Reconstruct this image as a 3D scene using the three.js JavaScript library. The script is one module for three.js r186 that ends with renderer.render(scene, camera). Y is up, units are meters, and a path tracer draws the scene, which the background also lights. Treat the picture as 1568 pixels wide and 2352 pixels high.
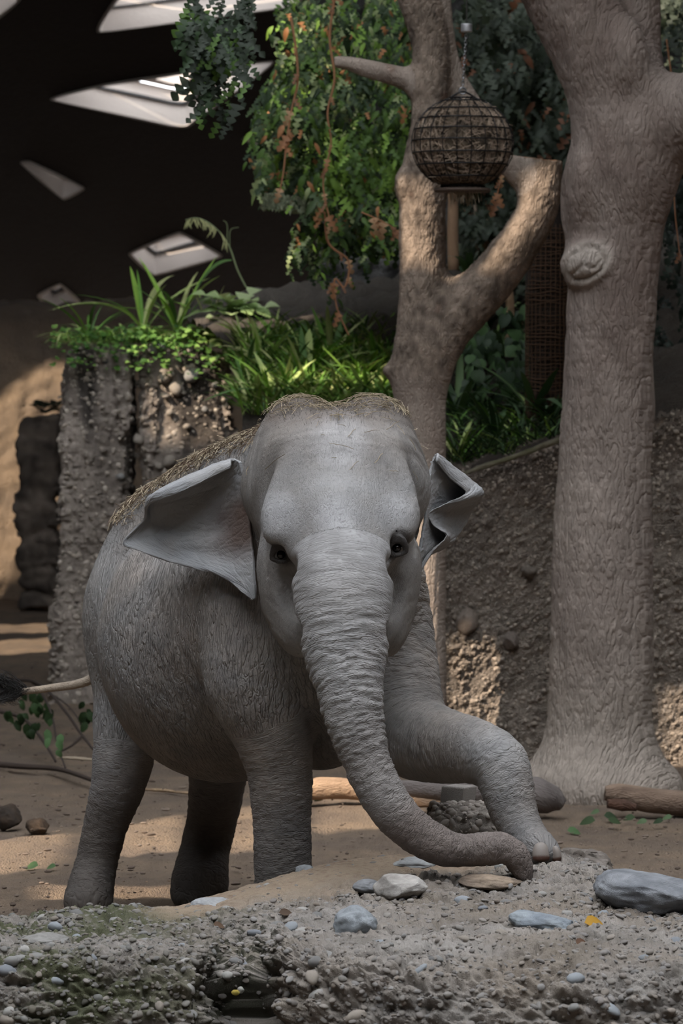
import * as THREE from 'three';
import { mergeGeometries } from 'three/addons/utils/BufferGeometryUtils.js';

// ---------------------------------------------------------------- camera, sky, sun, exposure
const FOCAL = 8820, EYE = 2.58, PITCH = Math.atan((1176 - 845) / FOCAL);
const scene = new THREE.Scene();
const camera = new THREE.PerspectiveCamera(2 * Math.atan(1176 / FOCAL) * 180 / Math.PI, 1568 / 2352, 0.5, 300);
camera.position.set(0, EYE, 0);
camera.rotation.x = -PITCH;
camera.focus = 16.0;
camera.userData.fStop = 5.6;
const renderer = new THREE.WebGLRenderer({ antialias: true });
renderer.toneMapping = THREE.LinearToneMapping;
renderer.toneMappingExposure = 2.8;
renderer.shadowMap.enabled = true;

const SUN = new THREE.Vector3(0.62, -0.62, -0.48).normalize();   // the way sunlight travels
const sun = new THREE.DirectionalLight(new THREE.Color(1.0, 0.84, 0.66), 3.1);
sun.position.copy(SUN).multiplyScalar(-60).add(new THREE.Vector3(0, 0, -24));
sun.target.position.set(0, 0, -24);
sun.castShadow = true;
sun.shadow.radius = 0.5;
Object.assign(sun.shadow.camera, { left: -40, right: 40, top: 40, bottom: -40, near: 1, far: 150 });
sun.shadow.mapSize.set(4096, 4096);
scene.add(sun, sun.target);
{ // a pale hazy sky, a little brighter overhead
  const w = 64, h = 32, d = new Float32Array(w * h * 4);
  for (let y = 0; y < h; y++) for (let x = 0; x < w; x++) {
    const e = Math.max(0, Math.sin(((y + 0.5) / h - 0.5) * Math.PI)), o = (y * w + x) * 4;
    d[o] = 0.92 + 0.06 * e; d[o + 1] = 0.97 + 0.05 * e; d[o + 2] = 1.03 + 0.05 * e; d[o + 3] = 1;
  }
  const sky = new THREE.DataTexture(d, w, h, THREE.RGBAFormat, THREE.FloatType);
  sky.mapping = THREE.EquirectangularReflectionMapping;
  sky.magFilter = sky.minFilter = THREE.LinearFilter; sky.needsUpdate = true;
  scene.background = sky;
  scene.backgroundIntensity = 2.6;
}

// ---------------------------------------------------------------- small tools
const CT = Math.cos(PITCH), ST = Math.sin(PITCH);
const V = (x, y, z) => new THREE.Vector3(x, y, z);
// a point of the place, given where the photograph shows it and how far off it is (metres along the ground)
function at(px, py, dist) {
  const u = (px - 784) / FOCAL, v = (1176 - py) / FOCAL, k = dist / (CT + v * ST);
  return V(u * k, EYE + (v * CT - ST) * k, -dist);
}
const onGround = (px, py) => { const v = (1176 - py) / FOCAL, dy = v * CT - ST, k = -EYE / dy; return V((px - 784) / FOCAL * k, 0, -(CT + v * ST) * k); };
const pxm = (dist) => FOCAL / dist;                 // pixels per metre at a distance
function rng(seed) { let s = seed | 0; return () => { s = (s + 0x6d2b79f5) | 0; let t = Math.imul(s ^ (s >>> 15), 1 | s); t = (t + Math.imul(t ^ (t >>> 7), 61 | t)) ^ t; return ((t ^ (t >>> 14)) >>> 0) / 4294967296; }; }
const clamp = (x, a = 0, b = 1) => x < a ? a : x > b ? b : x, mix = (a, b, t) => a + (b - a) * t;
const sstep = (a, b, x) => { const t = clamp((x - a) / (b - a)); return t * t * (3 - 2 * t); };
const PERM = new Uint8Array(512);
{ const r = rng(7), p = [...Array(256).keys()]; for (let i = 255; i > 0; i--) { const j = (r() * (i + 1)) | 0; [p[i], p[j]] = [p[j], p[i]]; } for (let i = 0; i < 512; i++) PERM[i] = p[i & 255]; }
function gr(h, x, y, z) { h &= 15; const u = h < 8 ? x : y, v = h < 4 ? y : h === 12 || h === 14 ? x : z; return ((h & 1) ? -u : u) + ((h & 2) ? -v : v); }
function noise(x, y, z, px = 256, py = 256) {       // gradient noise, about -1..1; px, py: periods
  let X = Math.floor(x), Y = Math.floor(y), Z = Math.floor(z);
  x -= X; y -= Y; z -= Z;
  const X1 = (((X + 1) % px) + px) % px & 255, Y1 = (((Y + 1) % py) + py) % py & 255, Z1 = (Z + 1) & 255;
  X = ((X % px) + px) % px & 255; Y = ((Y % py) + py) % py & 255; Z &= 255;
  const u = x * x * x * (x * (x * 6 - 15) + 10), v = y * y * y * (y * (y * 6 - 15) + 10), w = z * z * z * (z * (z * 6 - 15) + 10);
  const A = PERM[X] + Y, A1 = PERM[X] + Y1, B = PERM[X1] + Y, B1 = PERM[X1] + Y1;
  const g = (a, zz, dx, dy, dz) => gr(PERM[(PERM[a & 511] + zz) & 511], dx, dy, dz);
  const l0 = mix(mix(g(A, Z, x, y, z), g(B, Z, x - 1, y, z), u), mix(g(A1, Z, x, y - 1, z), g(B1, Z, x - 1, y - 1, z), u), v);
  const l1 = mix(mix(g(A, Z1, x, y, z - 1), g(B, Z1, x - 1, y, z - 1), u), mix(g(A1, Z1, x, y - 1, z - 1), g(B1, Z1, x - 1, y - 1, z - 1), u), v);
  return mix(l0, l1, w);
}
function fbm(x, y, z, n = 4) { let s = 0, a = 0.5; for (let i = 0; i < n; i++) { s += a * noise(x, y, z); x = x * 2.03 + 11.3; y = y * 2.03 + 5.1; z = z * 2.03 + 7.7; a *= 0.5; } return s; }
// rounded lumps: 0 in the joints, about 1 on the lumps
function lumps(x, y, z) {
  const X = Math.floor(x), Y = Math.floor(y), Z = Math.floor(z); let d1 = 9, d2 = 9;
  for (let i = -1; i < 2; i++) for (let j = -1; j < 2; j++) for (let k = -1; k < 2; k++) {
    const h = PERM[(PERM[(PERM[(X + i) & 255] + Y + j) & 255] + Z + k) & 255], h2 = PERM[h + 1], h3 = PERM[h2 + 1];
    const dx = X + i + 0.15 + 0.7 * h / 255 - x, dy = Y + j + 0.15 + 0.7 * h2 / 255 - y, dz = Z + k + 0.15 + 0.7 * h3 / 255 - z, d = dx * dx + dy * dy + dz * dz;
    if (d < d1) { d2 = d1; d1 = d; } else if (d < d2) d2 = d;
  }
  return clamp((Math.sqrt(d2) - Math.sqrt(d1)) * 1.7);
}
const lin = (hex) => { const c = new THREE.Color(hex); return [c.r, c.g, c.b]; };
const mixc = (a, b, t) => [mix(a[0], b[0], t), mix(a[1], b[1], t), mix(a[2], b[2], t)];

const taken = new Map();
function numbered(name) { const n = taken.get(name) ?? -1; taken.set(name, n + 1); return n < 0 ? name : name + '_' + String(n + 1).padStart(3, '0'); }
function mesh(name, geometry, material, parent) {
  const o = new THREE.Mesh(geometry, material); o.castShadow = o.receiveShadow = true;
  o.name = parent && parent !== scene ? name : numbered(name);
  (parent ?? scene).add(o); return o;
}
function tag(o, label, category, group, kind) {
  if (label) o.userData.label = label; if (category) o.userData.category = category;
  if (group) o.userData.group = group; if (kind) o.userData.kind = kind; return o;
}
function thing(name, label, category, position = V(0, 0, 0), group) { const o = new THREE.Group(); o.name = numbered(name); o.position.copy(position); scene.add(o); return tag(o, label, category, group); }
const struct = (name, geometry, material) => tag(mesh(name, geometry, material), null, null, null, 'structure');
function instanced(name, geometry, material, list, parent) {   // list of {m: Matrix4, c: [r,g,b]}
  const o = new THREE.InstancedMesh(geometry, material, list.length); o.castShadow = o.receiveShadow = true;
  list.forEach((e, i) => { o.setMatrixAt(i, e.m); if (e.c) o.setColorAt(i, new THREE.Color(e.c[0], e.c[1], e.c[2])); });
  o.name = parent && parent !== scene ? name : numbered(name); o.userData.kind = 'stuff'; (parent ?? scene).add(o); return o;
}
function geo(pos, idx, uv, col, nrm) {
  const g = new THREE.BufferGeometry();
  g.setAttribute('position', new THREE.BufferAttribute(pos instanceof Float32Array ? pos : new Float32Array(pos), 3));
  g.setIndex(new THREE.BufferAttribute(idx instanceof Uint32Array ? idx : new Uint32Array(idx), 1));
  if (uv) g.setAttribute('uv', new THREE.BufferAttribute(uv instanceof Float32Array ? uv : new Float32Array(uv), 2));
  if (col) g.setAttribute('color', new THREE.BufferAttribute(col instanceof Float32Array ? col : new Float32Array(col), 3));
  if (nrm) g.setAttribute('normal', new THREE.BufferAttribute(nrm, 3)); else g.computeVertexNormals();
  return g;
}
// recentre a geometry that was built in place on the base point it is given, so that its object stands at its base
function rooted(g, p) { g.translate(-p.x, -p.y, -p.z); return g; }
// grid surface from f(i, j) -> {p, c?}; nu x nv points
function grid(nu, nv, f, uvScale = 1) {
  const pos = new Float32Array(nu * nv * 3), uv = new Float32Array(nu * nv * 2), col = new Float32Array(nu * nv * 3), idx = [];
  let colored = false;
  for (let j = 0; j < nv; j++) for (let i = 0; i < nu; i++) {
    const r = f(i / (nu - 1), j / (nv - 1)), o = j * nu + i;
    pos[o * 3] = r.p.x; pos[o * 3 + 1] = r.p.y; pos[o * 3 + 2] = r.p.z;
    if (r.c) { colored = true; col[o * 3] = r.c[0]; col[o * 3 + 1] = r.c[1]; col[o * 3 + 2] = r.c[2]; }
    uv[o * 2] = (r.u ?? i / (nu - 1)) * uvScale; uv[o * 2 + 1] = (r.v ?? j / (nv - 1)) * uvScale;
    if (i < nu - 1 && j < nv - 1) idx.push(o, o + 1, o + nu + 1, o, o + nu + 1, o + nu);
  }
  return geo(pos, idx, uv, colored ? col : null);
}
// piecewise-linear lookup in rows [[x, a, b, ...], ...]
function lookup(rows, x) {
  if (x <= rows[0][0]) return rows[0].slice(1);
  for (let i = 1; i < rows.length; i++) if (x <= rows[i][0]) { const t = (x - rows[i - 1][0]) / (rows[i][0] - rows[i - 1][0]); return rows[i].slice(1).map((b, k) => mix(rows[i - 1][k + 1], b, t)); }
  return rows[rows.length - 1].slice(1);
}
// tube along points with radii, closed ends
function tube(pts, radii, seg = 8, smooth = 4) {
  const P = [], R = [], curve = new THREE.CatmullRomCurve3(pts, false, 'centripetal'), n = pts.length === 2 ? 1 : (pts.length - 1) * smooth;
  for (let i = 0; i <= n; i++) { const t = i / n; P.push(curve.getPoint(t)); const f = t * (radii.length - 1), k = Math.min(radii.length - 2, Math.floor(f)); R.push(radii.length < 2 ? radii[0] : mix(radii[k], radii[k + 1], f - k)); }
  const pos = [], idx = [], uv = []; let N = V(0, 1, 0), len = 0;
  for (let i = 0; i <= n; i++) {
    const T = (i < n ? P[i + 1].clone().sub(P[i]) : P[i].clone().sub(P[i - 1])).normalize();
    if (i) len += P[i].distanceTo(P[i - 1]);
    if (!i && Math.abs(T.y) > 0.9) N = V(1, 0, 0);
    N = N.clone().addScaledVector(T, -N.dot(T)).normalize(); const B = T.clone().cross(N);
    for (let j = 0; j <= seg; j++) { const a = j / seg * Math.PI * 2, c = Math.cos(a) * R[i], s = Math.sin(a) * R[i]; pos.push(P[i].x + N.x * c + B.x * s, P[i].y + N.y * c + B.y * s, P[i].z + N.z * c + B.z * s); uv.push(j / seg * 6.283 * R[i], len); }
    if (i < n) for (let j = 0; j < seg; j++) { const o = i * (seg + 1) + j, q = o + seg + 1; idx.push(o, q, o + 1, o + 1, q, q + 1); }
  }
  const ring = seg + 1;
  for (const [i, f] of [[0, 1], [n, 0]]) { const c = pos.length / 3; pos.push(P[i].x, P[i].y, P[i].z); uv.push(0, 0); for (let j = 0; j < seg; j++) { const a = i * ring + j; f ? idx.push(c, a, a + 1) : idx.push(c, a + 1, a); } }
  return geo(pos, idx, uv);
}
function basis(x, y, z, p, s = 1) { const m = new THREE.Matrix4().makeBasis(x, y, z); m.scale(typeof s === 'number' ? V(s, s, s) : s); m.setPosition(p); return m; }

// ---------------------------------------------------------------- solid shapes from distance fields
const smin = (a, b, k) => { const h = Math.max(k - Math.abs(a - b), 0) / k; return Math.min(a, b) - h * h * k * 0.25; };
// chain of tapered capsules through points [x, y, z, r]; smoothed by a spline
function chainPrim(pts, k, sub = 4, flat = false) {
  const c = new THREE.CatmullRomCurve3(pts.map((p) => V(p[0], p[1], p[2])), false, 'centripetal'), n = (pts.length - 1) * sub, S = [];
  let len = 0, prev = null;
  for (let i = 0; i <= n; i++) { const t = i / n, p = c.getPoint(t), f = t * (pts.length - 1), a = Math.min(pts.length - 2, Math.floor(f)); const u = f - a; if (prev) len += prev.distanceTo(p); prev = p; S.push([p.x, p.y, p.z, mix(pts[a][3], pts[a + 1][3], u), len]); }
  const out = { k, S, s: 0, op: 1, len, tx: 0, ty: 0, tz: 0 };
  out.d = (x, y, z) => {
    let best = 1e9;
    for (let i = 0; i < n; i++) {
      const a = S[i], b = S[i + 1], bx = b[0] - a[0], by = b[1] - a[1], bz = b[2] - a[2], qx = x - a[0], qy = y - a[1], qz = z - a[2];
      const L2 = bx * bx + by * by + bz * bz; let t = (qx * bx + qy * by + qz * bz) / L2;
      { const fx = qx - t * bx, fy = qy - t * by, fz = qz - t * bz, L = Math.sqrt(L2), m = Math.max(-.8, Math.min(.8, (b[3] - a[3]) / L)); t += m * Math.sqrt(fx * fx + fy * fy + fz * fz) / (Math.sqrt(1 - m * m) * L); }
      t = t < 0 ? 0 : t > 1 ? 1 : t;
      const ex = qx - t * bx, ey = qy - t * by, ez = qz - t * bz, d = Math.sqrt(ex * ex + ey * ey + ez * ez) - (a[3] + (b[3] - a[3]) * t);
      if (d < best) { best = d; out.s = a[4] + (b[4] - a[4]) * t; out.seg = i; out.ex = ex; out.ey = ey; out.ez = ez; }
    }
    return best;
  };
  // place along the chain and its axis there, smoothed over neighbouring segments so that nothing jumps at joints or bends
  out.locate = (x, y, z) => {
    const best = out.d(x, y, z); let W = 0, s = 0, tx = 0, ty = 0, tz = 0, cx = 0, cy = 0, cz = 0, rr = 0;
    for (let i = 0; i < n; i++) {
      const a = S[i], b = S[i + 1], bx = b[0] - a[0], by = b[1] - a[1], bz = b[2] - a[2], qx = x - a[0], qy = y - a[1], qz = z - a[2], L = Math.sqrt(bx * bx + by * by + bz * bz);
      let t = (qx * bx + qy * by + qz * bz) / (L * L); t = t < 0 ? 0 : t > 1 ? 1 : t;
      const d = Math.hypot(qx - t * bx, qy - t * by, qz - t * bz) - (a[3] + (b[3] - a[3]) * t), w = Math.exp(-(d - best) / .012) * L;
      if (w < 1e-5) continue; W += w; s += w * (a[4] + (b[4] - a[4]) * t); tx += w * bx / L; ty += w * by / L; tz += w * bz / L; cx += w * (a[0] + t * bx); cy += w * (a[1] + t * by); cz += w * (a[2] + t * bz); rr += w * a[3];
    }
    return { s: s / W, T: V(tx, ty, tz).normalize(), e: V(x - cx / W, y - cy / W, z - cz / W), r: rr / W };
  };
  return out;
}
function ellPrim(c, r, k, op = 1, yaw = 0, roll = 0, pitch = 0) {
  const m = new THREE.Matrix4().makeRotationFromEuler(new THREE.Euler(pitch, yaw, roll, 'YXZ')).transpose().elements, [rx, ry, rz] = r;
  return { k, op, d: (x, y, z) => {
    x -= c.x; y -= c.y; z -= c.z;
    const X = (m[0] * x + m[4] * y + m[8] * z), Y = (m[1] * x + m[5] * y + m[9] * z), Z = (m[2] * x + m[6] * y + m[10] * z);
    const a = X / rx, b = Y / ry, e = Z / rz, k0 = Math.sqrt(a * a + b * b + e * e), a2 = a / rx, b2 = b / ry, e2 = e / rz, k1 = Math.sqrt(a2 * a2 + b2 * b2 + e2 * e2);
    return k1 < 1e-9 ? -Math.min(rx, ry, rz) : k0 * (k0 - 1) / k1;
  } };
}
function boxPrim(c, h, r, k, op = 1, yaw = 0, roll = 0) {
  const m = new THREE.Matrix4().makeRotationFromEuler(new THREE.Euler(0, yaw, roll, 'YXZ')).transpose().elements;
  return { k, op, d: (x, y, z) => {
    x -= c.x; y -= c.y; z -= c.z;
    const X = Math.abs(m[0] * x + m[4] * y + m[8] * z) - h[0] + r, Y = Math.abs(m[1] * x + m[5] * y + m[9] * z) - h[1] + r, Z = Math.abs(m[2] * x + m[6] * y + m[10] * z) - h[2] + r;
    const ax = Math.max(X, 0), ay = Math.max(Y, 0), az = Math.max(Z, 0);
    return Math.sqrt(ax * ax + ay * ay + az * az) + Math.min(Math.max(X, Y, Z), 0) - r;
  } };
}
function fieldOf(prims, x, y, z) {
  let d = 1e9;
  for (let i = 0; i < prims.length; i++) { const p = prims[i], e = p.d(x, y, z); if (p.op > 0) d = d > 1e8 ? e : smin(d, e, p.k); else d = -smin(-d, e, p.k); }
  return d;
}
// surface nets over the blocks that the surface may cross; detail(x, y, z, d) may roughen the field by up to rough metres
function solid(prims, lo, hi, cell, detail = null, rough = 0) {
  const N = 10, nx = Math.ceil((hi.x - lo.x) / cell / N) * N, ny = Math.ceil((hi.y - lo.y) / cell / N) * N, nz = Math.ceil((hi.z - lo.z) / cell / N) * N;
  const cells = new Map(), pos = [], edges = [], R = N * cell * 0.5 * 1.7321, M = N + 1, buf = new Float32Array(M * M * M), pd = new Float64Array(prims.length);
  for (let bz = 0; bz < nz; bz += N) for (let by = 0; by < ny; by += N) for (let bx = 0; bx < nx; bx += N) {
    const cx = lo.x + (bx + N / 2) * cell, cy = lo.y + (by + N / 2) * cell, cz = lo.z + (bz + N / 2) * cell;
    let dm = 1e9, d = 1e9;
    for (let i = 0; i < prims.length; i++) { const e = pd[i] = prims[i].d(cx, cy, cz), p = prims[i]; if (p.op > 0) { d = d > 1e8 ? e : smin(d, e, p.k); if (e < dm) dm = e; } else d = -smin(-d, e, p.k); }
    if (Math.abs(d) > R * 1.35 + rough) continue;
    const use = prims.filter((p, i) => p.op > 0 ? pd[i] < dm + 2.4 * R + p.k : pd[i] < 1.3 * R + p.k);
    for (let k = 0, o = 0; k < M; k++) for (let j = 0; j < M; j++) for (let i = 0; i < M; i++, o++) {
      const x = lo.x + (bx + i) * cell, y = lo.y + (by + j) * cell, z = lo.z + (bz + k) * cell; let e = fieldOf(use, x, y, z);
      if (detail && Math.abs(e) < rough + 2 * cell) e += detail(x, y, z, e);
      buf[o] = e;
    }
    for (let k = 0; k < N; k++) for (let j = 0; j < N; j++) for (let i = 0; i < N; i++) {
      const o = (k * M + j) * M + i, a = buf[o] < 0;
      let mask = 0; for (let c = 0; c < 8; c++) if (buf[o + (c & 1) + ((c >> 1) & 1) * M + (c >> 2) * M * M] < 0) mask |= 1 << c;
      const gx = bx + i, gy = by + j, gz = bz + k, key = (gz * ny + gy) * nx + gx;
      if (mask !== 0 && mask !== 255) {
        let sx = 0, sy = 0, sz = 0, n = 0;
        for (let c = 0; c < 8; c++) for (let ax = 0; ax < 3; ax++) if (!(c >> ax & 1)) {
          const c2 = c | (1 << ax); if ((mask >> c & 1) === (mask >> c2 & 1)) continue;
          const o1 = o + (c & 1) + ((c >> 1) & 1) * M + (c >> 2) * M * M, o2 = o + (c2 & 1) + ((c2 >> 1) & 1) * M + (c2 >> 2) * M * M, t = buf[o1] / (buf[o1] - buf[o2]);
          sx += (c & 1) + (ax === 0 ? t : 0); sy += ((c >> 1) & 1) + (ax === 1 ? t : 0); sz += (c >> 2) + (ax === 2 ? t : 0); n++;
        }
        cells.set(key, pos.length / 3);
        pos.push(lo.x + (gx + sx / n) * cell, lo.y + (gy + sy / n) * cell, lo.z + (gz + sz / n) * cell);
      }
      if (a !== buf[o + 1] < 0) edges.push(key, a ? 0 : 3);
      if (a !== buf[o + M] < 0) edges.push(key, a ? 1 : 4);
      if (a !== buf[o + M * M] < 0) edges.push(key, a ? 2 : 5);
    }
  }
  const st = [1, nx, nx * ny], idx = [];
  for (let e = 0; e < edges.length; e += 2) {
    const key = edges[e], ax = edges[e + 1] % 3, flip = edges[e + 1] > 2, u = st[(ax + 1) % 3], v = st[(ax + 2) % 3];
    const a = cells.get(key), b = cells.get(key - u), c = cells.get(key - u - v), d = cells.get(key - v);
    if (a === undefined || b === undefined || c === undefined || d === undefined) continue;
    flip ? idx.push(a, d, c, a, c, b) : idx.push(a, b, c, a, c, d);
  }
  return { pos: new Float32Array(pos), idx: new Uint32Array(idx) };
}
function normalsOf(pos, idx) {
  const n = new Float32Array(pos.length);
  for (let i = 0; i < idx.length; i += 3) {
    const a = idx[i] * 3, b = idx[i + 1] * 3, c = idx[i + 2] * 3, ux = pos[b] - pos[a], uy = pos[b + 1] - pos[a + 1], uz = pos[b + 2] - pos[a + 2], vx = pos[c] - pos[a], vy = pos[c + 1] - pos[a + 1], vz = pos[c + 2] - pos[a + 2];
    const x = uy * vz - uz * vy, y = uz * vx - ux * vz, z = ux * vy - uy * vx;
    for (const o of [a, b, c]) { n[o] += x; n[o + 1] += y; n[o + 2] += z; }
  }
  for (let i = 0; i < n.length; i += 3) { const l = Math.hypot(n[i], n[i + 1], n[i + 2]) || 1; n[i] /= l; n[i + 1] /= l; n[i + 2] /= l; }
  return n;
}
// finish a solid: optional displacement along normals, colour and uv per vertex
function finish(m, { push, color, uv } = {}) {
  let n = normalsOf(m.pos, m.idx); const N = m.pos.length / 3;
  if (push) { const q = m.pos.slice(); for (let i = 0; i < N; i++) { const o = i * 3, h = push(q[o], q[o + 1], q[o + 2], n[o], n[o + 1], n[o + 2], i); m.pos[o] += n[o] * h; m.pos[o + 1] += n[o + 1] * h; m.pos[o + 2] += n[o + 2] * h; } n = normalsOf(m.pos, m.idx); }
  let col = null, u = null;
  if (color) { col = new Float32Array(N * 3); for (let i = 0; i < N; i++) { const o = i * 3, c = color(m.pos[o], m.pos[o + 1], m.pos[o + 2], n[o], n[o + 1], n[o + 2], i); col[o] = c[0]; col[o + 1] = c[1]; col[o + 2] = c[2]; } }
  if (uv) { u = new Float32Array(N * 2); for (let i = 0; i < N; i++) { const o = i * 3, c = uv(m.pos[o], m.pos[o + 1], m.pos[o + 2], n[o], n[o + 1], n[o + 2], i); u[i * 2] = c[0]; u[i * 2 + 1] = c[1]; } }
  return geo(m.pos, m.idx, u, col, n);
}
// tileable height maps for relief
function reliefTexture(size, f) {
  const d = new Uint8Array(size * size * 4);
  for (let y = 0; y < size; y++) for (let x = 0; x < size; x++) { const h = clamp(f(x / size, y / size)) * 255, o = (y * size + x) * 4; d[o] = d[o + 1] = d[o + 2] = h; d[o + 3] = 255; }
  const t = new THREE.DataTexture(d, size, size); t.wrapS = t.wrapT = THREE.RepeatWrapping; t.magFilter = THREE.LinearFilter; t.minFilter = THREE.LinearMipmapLinearFilter; t.generateMipmaps = true; t.needsUpdate = true; return t;
}
const crease = (n, w) => Math.exp(-(n / w) * (n / w));
const skinRelief = reliefTexture(1024, (u, v) => {
  const w = noise(u * 8, v * 8, 3.3, 8, 8) * 0.8, w2 = noise(u * 12, v * 12, 6.3, 12, 12) * .7;
  const a = noise(u * 30 + w, v * 8 + w2, 1.5, 30, 8) + .8 * noise(u * 43 + w2, v * 13 + 3, 11.4, 43, 13) + .06, b = noise(u * 30 + v * 10 + w2, v * 10 - u * 10 + w, 9.5, 10, 10) + .05, c = noise(u * 70, v * 60, 4.5, 70, 60);
  return 0.8 - 0.5 * crease(a, 0.13) - 0.3 * crease(b, 0.1) + 0.18 * c + 0.12 * noise(u * 150, v * 150, 7.5, 150, 150);
});
const grainRelief = reliefTexture(512, (u, v) => 0.5 + 0.45 * noise(u * 40, v * 40, 2.2, 40, 40) + 0.4 * noise(u * 90, v * 90, 5.2, 90, 90) + 0.25 * noise(u * 14, v * 14, 8.1, 14, 14));
const std = (o) => new THREE.MeshStandardMaterial({ roughness: 0.9, metalness: 0, ...o });
function bumped(o, tex, scale, per) { const t = tex.clone(); t.repeat.set(1 / per, 1 / per); t.needsUpdate = true; return std({ ...o, bumpMap: t, bumpScale: scale }); }
// ---------------------------------------------------------------- the hall: roof with skylights, sand floor, walls
const ROOF_Y = 15, SLOPE_A = V(0, ROOF_Y, -34), SLOPE_B = V(0, 2.0, -62);
const slopeDir = SLOPE_B.clone().sub(SLOPE_A).normalize(), slopeN = V(1, 0, 0).cross(slopeDir).normalize(); if (slopeN.y < 0) slopeN.negate();
const roofMat = bumped({ color: new THREE.Color(.016, .0090, .0060), roughness: .95 }, grainRelief, .01, 2);
function chaikin(p, n = 2, k = .12) { for (let r = 0; r < n; r++) { const o = []; for (let i = 0; i < p.length; i++) { const a = p[i], b = p[(i + 1) % p.length]; o.push(a.clone().lerp(b, r ? .25 : k), a.clone().lerp(b, r ? .75 : 1 - k)); } p = o; } return p; }
const shapeOf = (p, holes = []) => { const s = new THREE.Shape(p); holes.forEach((h) => s.holes.push(new THREE.Path(h))); return s; };
const extrude = (p, holes, depth) => new THREE.ExtrudeGeometry(shapeOf(p, holes), { depth, bevelEnabled: false });
// the sloping part that the photograph looks up to: its openings are found on the slab's underside
const toSlope = (px, py) => { const o = V(0, EYE, 0), r = at(px, py, 50).sub(o), t = SLOPE_A.clone().sub(o).dot(slopeN) / r.dot(slopeN), p = r.multiplyScalar(t).add(o).sub(SLOPE_A); return new THREE.Vector2(p.x, p.dot(slopeDir)); };
const skylights = [
  [[212, 76], [292, -40], [720, -95], [690, 12]], [[108, 226], [235, 194], [645, 134], [430, 290], [395, 288]], [[46, 372], [70, 370], [196, 431], [146, 458]],
  [[294, 581], [412, 531], [514, 587], [352, 632]], [[86, 677], [138, 650], [184, 692], [120, 720]], [[-150, 60], [-30, 60], [50, -4], [-60, -70]], [[556, 317], [640, 288], [720, 330], [600, 336]],
].map((q) => chaikin(q.map(([x, y]) => toSlope(x, y)), 3, .06));
const slopeLen = SLOPE_A.distanceTo(SLOPE_B), T_ROOF = .5, slopeM = basis(V(1, 0, 0), slopeDir, V(1, 0, 0).cross(slopeDir), SLOPE_A);
struct('ceiling', extrude([[-32, 0], [32, 0], [32, slopeLen], [-32, slopeLen]].map(([x, y]) => new THREE.Vector2(x, y)), skylights.map((h) => h.slice().reverse()), T_ROOF).applyMatrix4(slopeM), roofMat);
const revealMat = bumped({ color: '#b3aaa3', roughness: .75 }, grainRelief, .004, .8), sashMat = std({ color: '#6f6d6e', roughness: .6 }), paneMat = new THREE.MeshPhysicalMaterial({ color: '#ffffff', transmission: 1, thickness: 0, roughness: .1, ior: 1.3 });
const centroid = (p) => p.reduce((a, b) => a.add(b), new THREE.Vector2()).multiplyScalar(1 / p.length), inset = (p, m) => { const c = centroid(p.map((q) => q.clone())); return p.map((q) => { const d = q.clone().sub(c), l = d.length(); return c.clone().addScaledVector(d, Math.max(.1, (l - m) / l)); }); };
skylights.forEach((p, i) => {
  const w = thing('window_' + (i + 1), null, null, SLOPE_A); tag(w, null, null, null, 'structure');
  const m = slopeM.clone().setPosition(0, 0, 0);
  mesh('frame', extrude(inset(p, -.02), [inset(p, .03).reverse()], T_ROOF + .08).translate(0, 0, -.02).applyMatrix4(m), revealMat, w);
  mesh('sash', extrude(inset(p, .02), [inset(p, .16).reverse()], .34).translate(0, 0, T_ROOF + .08).applyMatrix4(m), revealMat, w);
  mesh('sash_bar', extrude(inset(p, .0), [inset(p, .075).reverse()], .03).translate(0, 0, T_ROOF * .62).applyMatrix4(m), std({ color: '#2b2a2b', roughness: .6 }), w);
  mesh('pane', new THREE.ShapeGeometry(shapeOf(inset(p, .05))).translate(0, 0, T_ROOF + .43).applyMatrix4(m), paneMat, w);
});
// the level part overhead: broad skylights above the enclosure, and added unseen holes shaped to cast single sun patches
const holes = [];
for (let i = 0; i < 4; i++) for (let j = 0; j < 5; j++) { const x = -8.4 + i * 4.4 + .5 * noise(i * 3.1, j * 2.3, 1), z = 1.5 - j * 5.1 + .5 * noise(i * 1.7, j * 3.3, 5); holes.push(chaikin([[x, z], [x + 3.5, z - .4], [x + 3.7, z - 4.1], [x + .3, z - 4.3]].map((q) => new THREE.Vector2(q[0], q[1])), 2, .08)); }
function beam(points) { holes.push(points.map((p) => { const t = (ROOF_Y - p.y) / -SUN.y; return new THREE.Vector2(p.x - SUN.x * t, p.z - SUN.z * t); })); }
const quadAt = (d, ...q) => q.map(([x, y]) => at(x, y, d)), quadG = (...q) => q.map(([x, y]) => onGround(x, y));
beam(quadAt(43, [-80, 900], [60, 790], [165, 775], [165, 1010], [40, 1230], [-80, 1340]));           // far wall
beam(quadG([-80, 1427], [140, 1424], [140, 1447], [-80, 1450])); beam(quadG([-80, 1474], [140, 1460], [140, 1494], [-80, 1508]));
beam(quadG([-80, 1930], [150, 1910], [150, 1945], [90, 1992], [-80, 1998])); beam(quadG([172, 1908], [410, 1862], [410, 1950], [185, 1962]));
beam(quadG([480, 1850], [630, 1838], [630, 1935], [480, 1958])); beam(quadG([690, 1822], [930, 1812], [970, 1888], [690, 1912]));
beam(quadG([50, 2030], [400, 2024], [400, 2052], [50, 2060]));
beam(quadAt(24.9, [1005, 1440], [1320, 1452], [1320, 1800], [1005, 1800])); beam(quadAt(24.9, [1480, 1540], [1620, 1540], [1620, 1770], [1480, 1750]));
beam(quadAt(24.3, [890, 380], [1000, 430], [1010, 640], [890, 600])); beam(quadAt(24.3, [1090, 640], [1165, 420], [1270, 330], [1270, 440], [1150, 640]));
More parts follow.
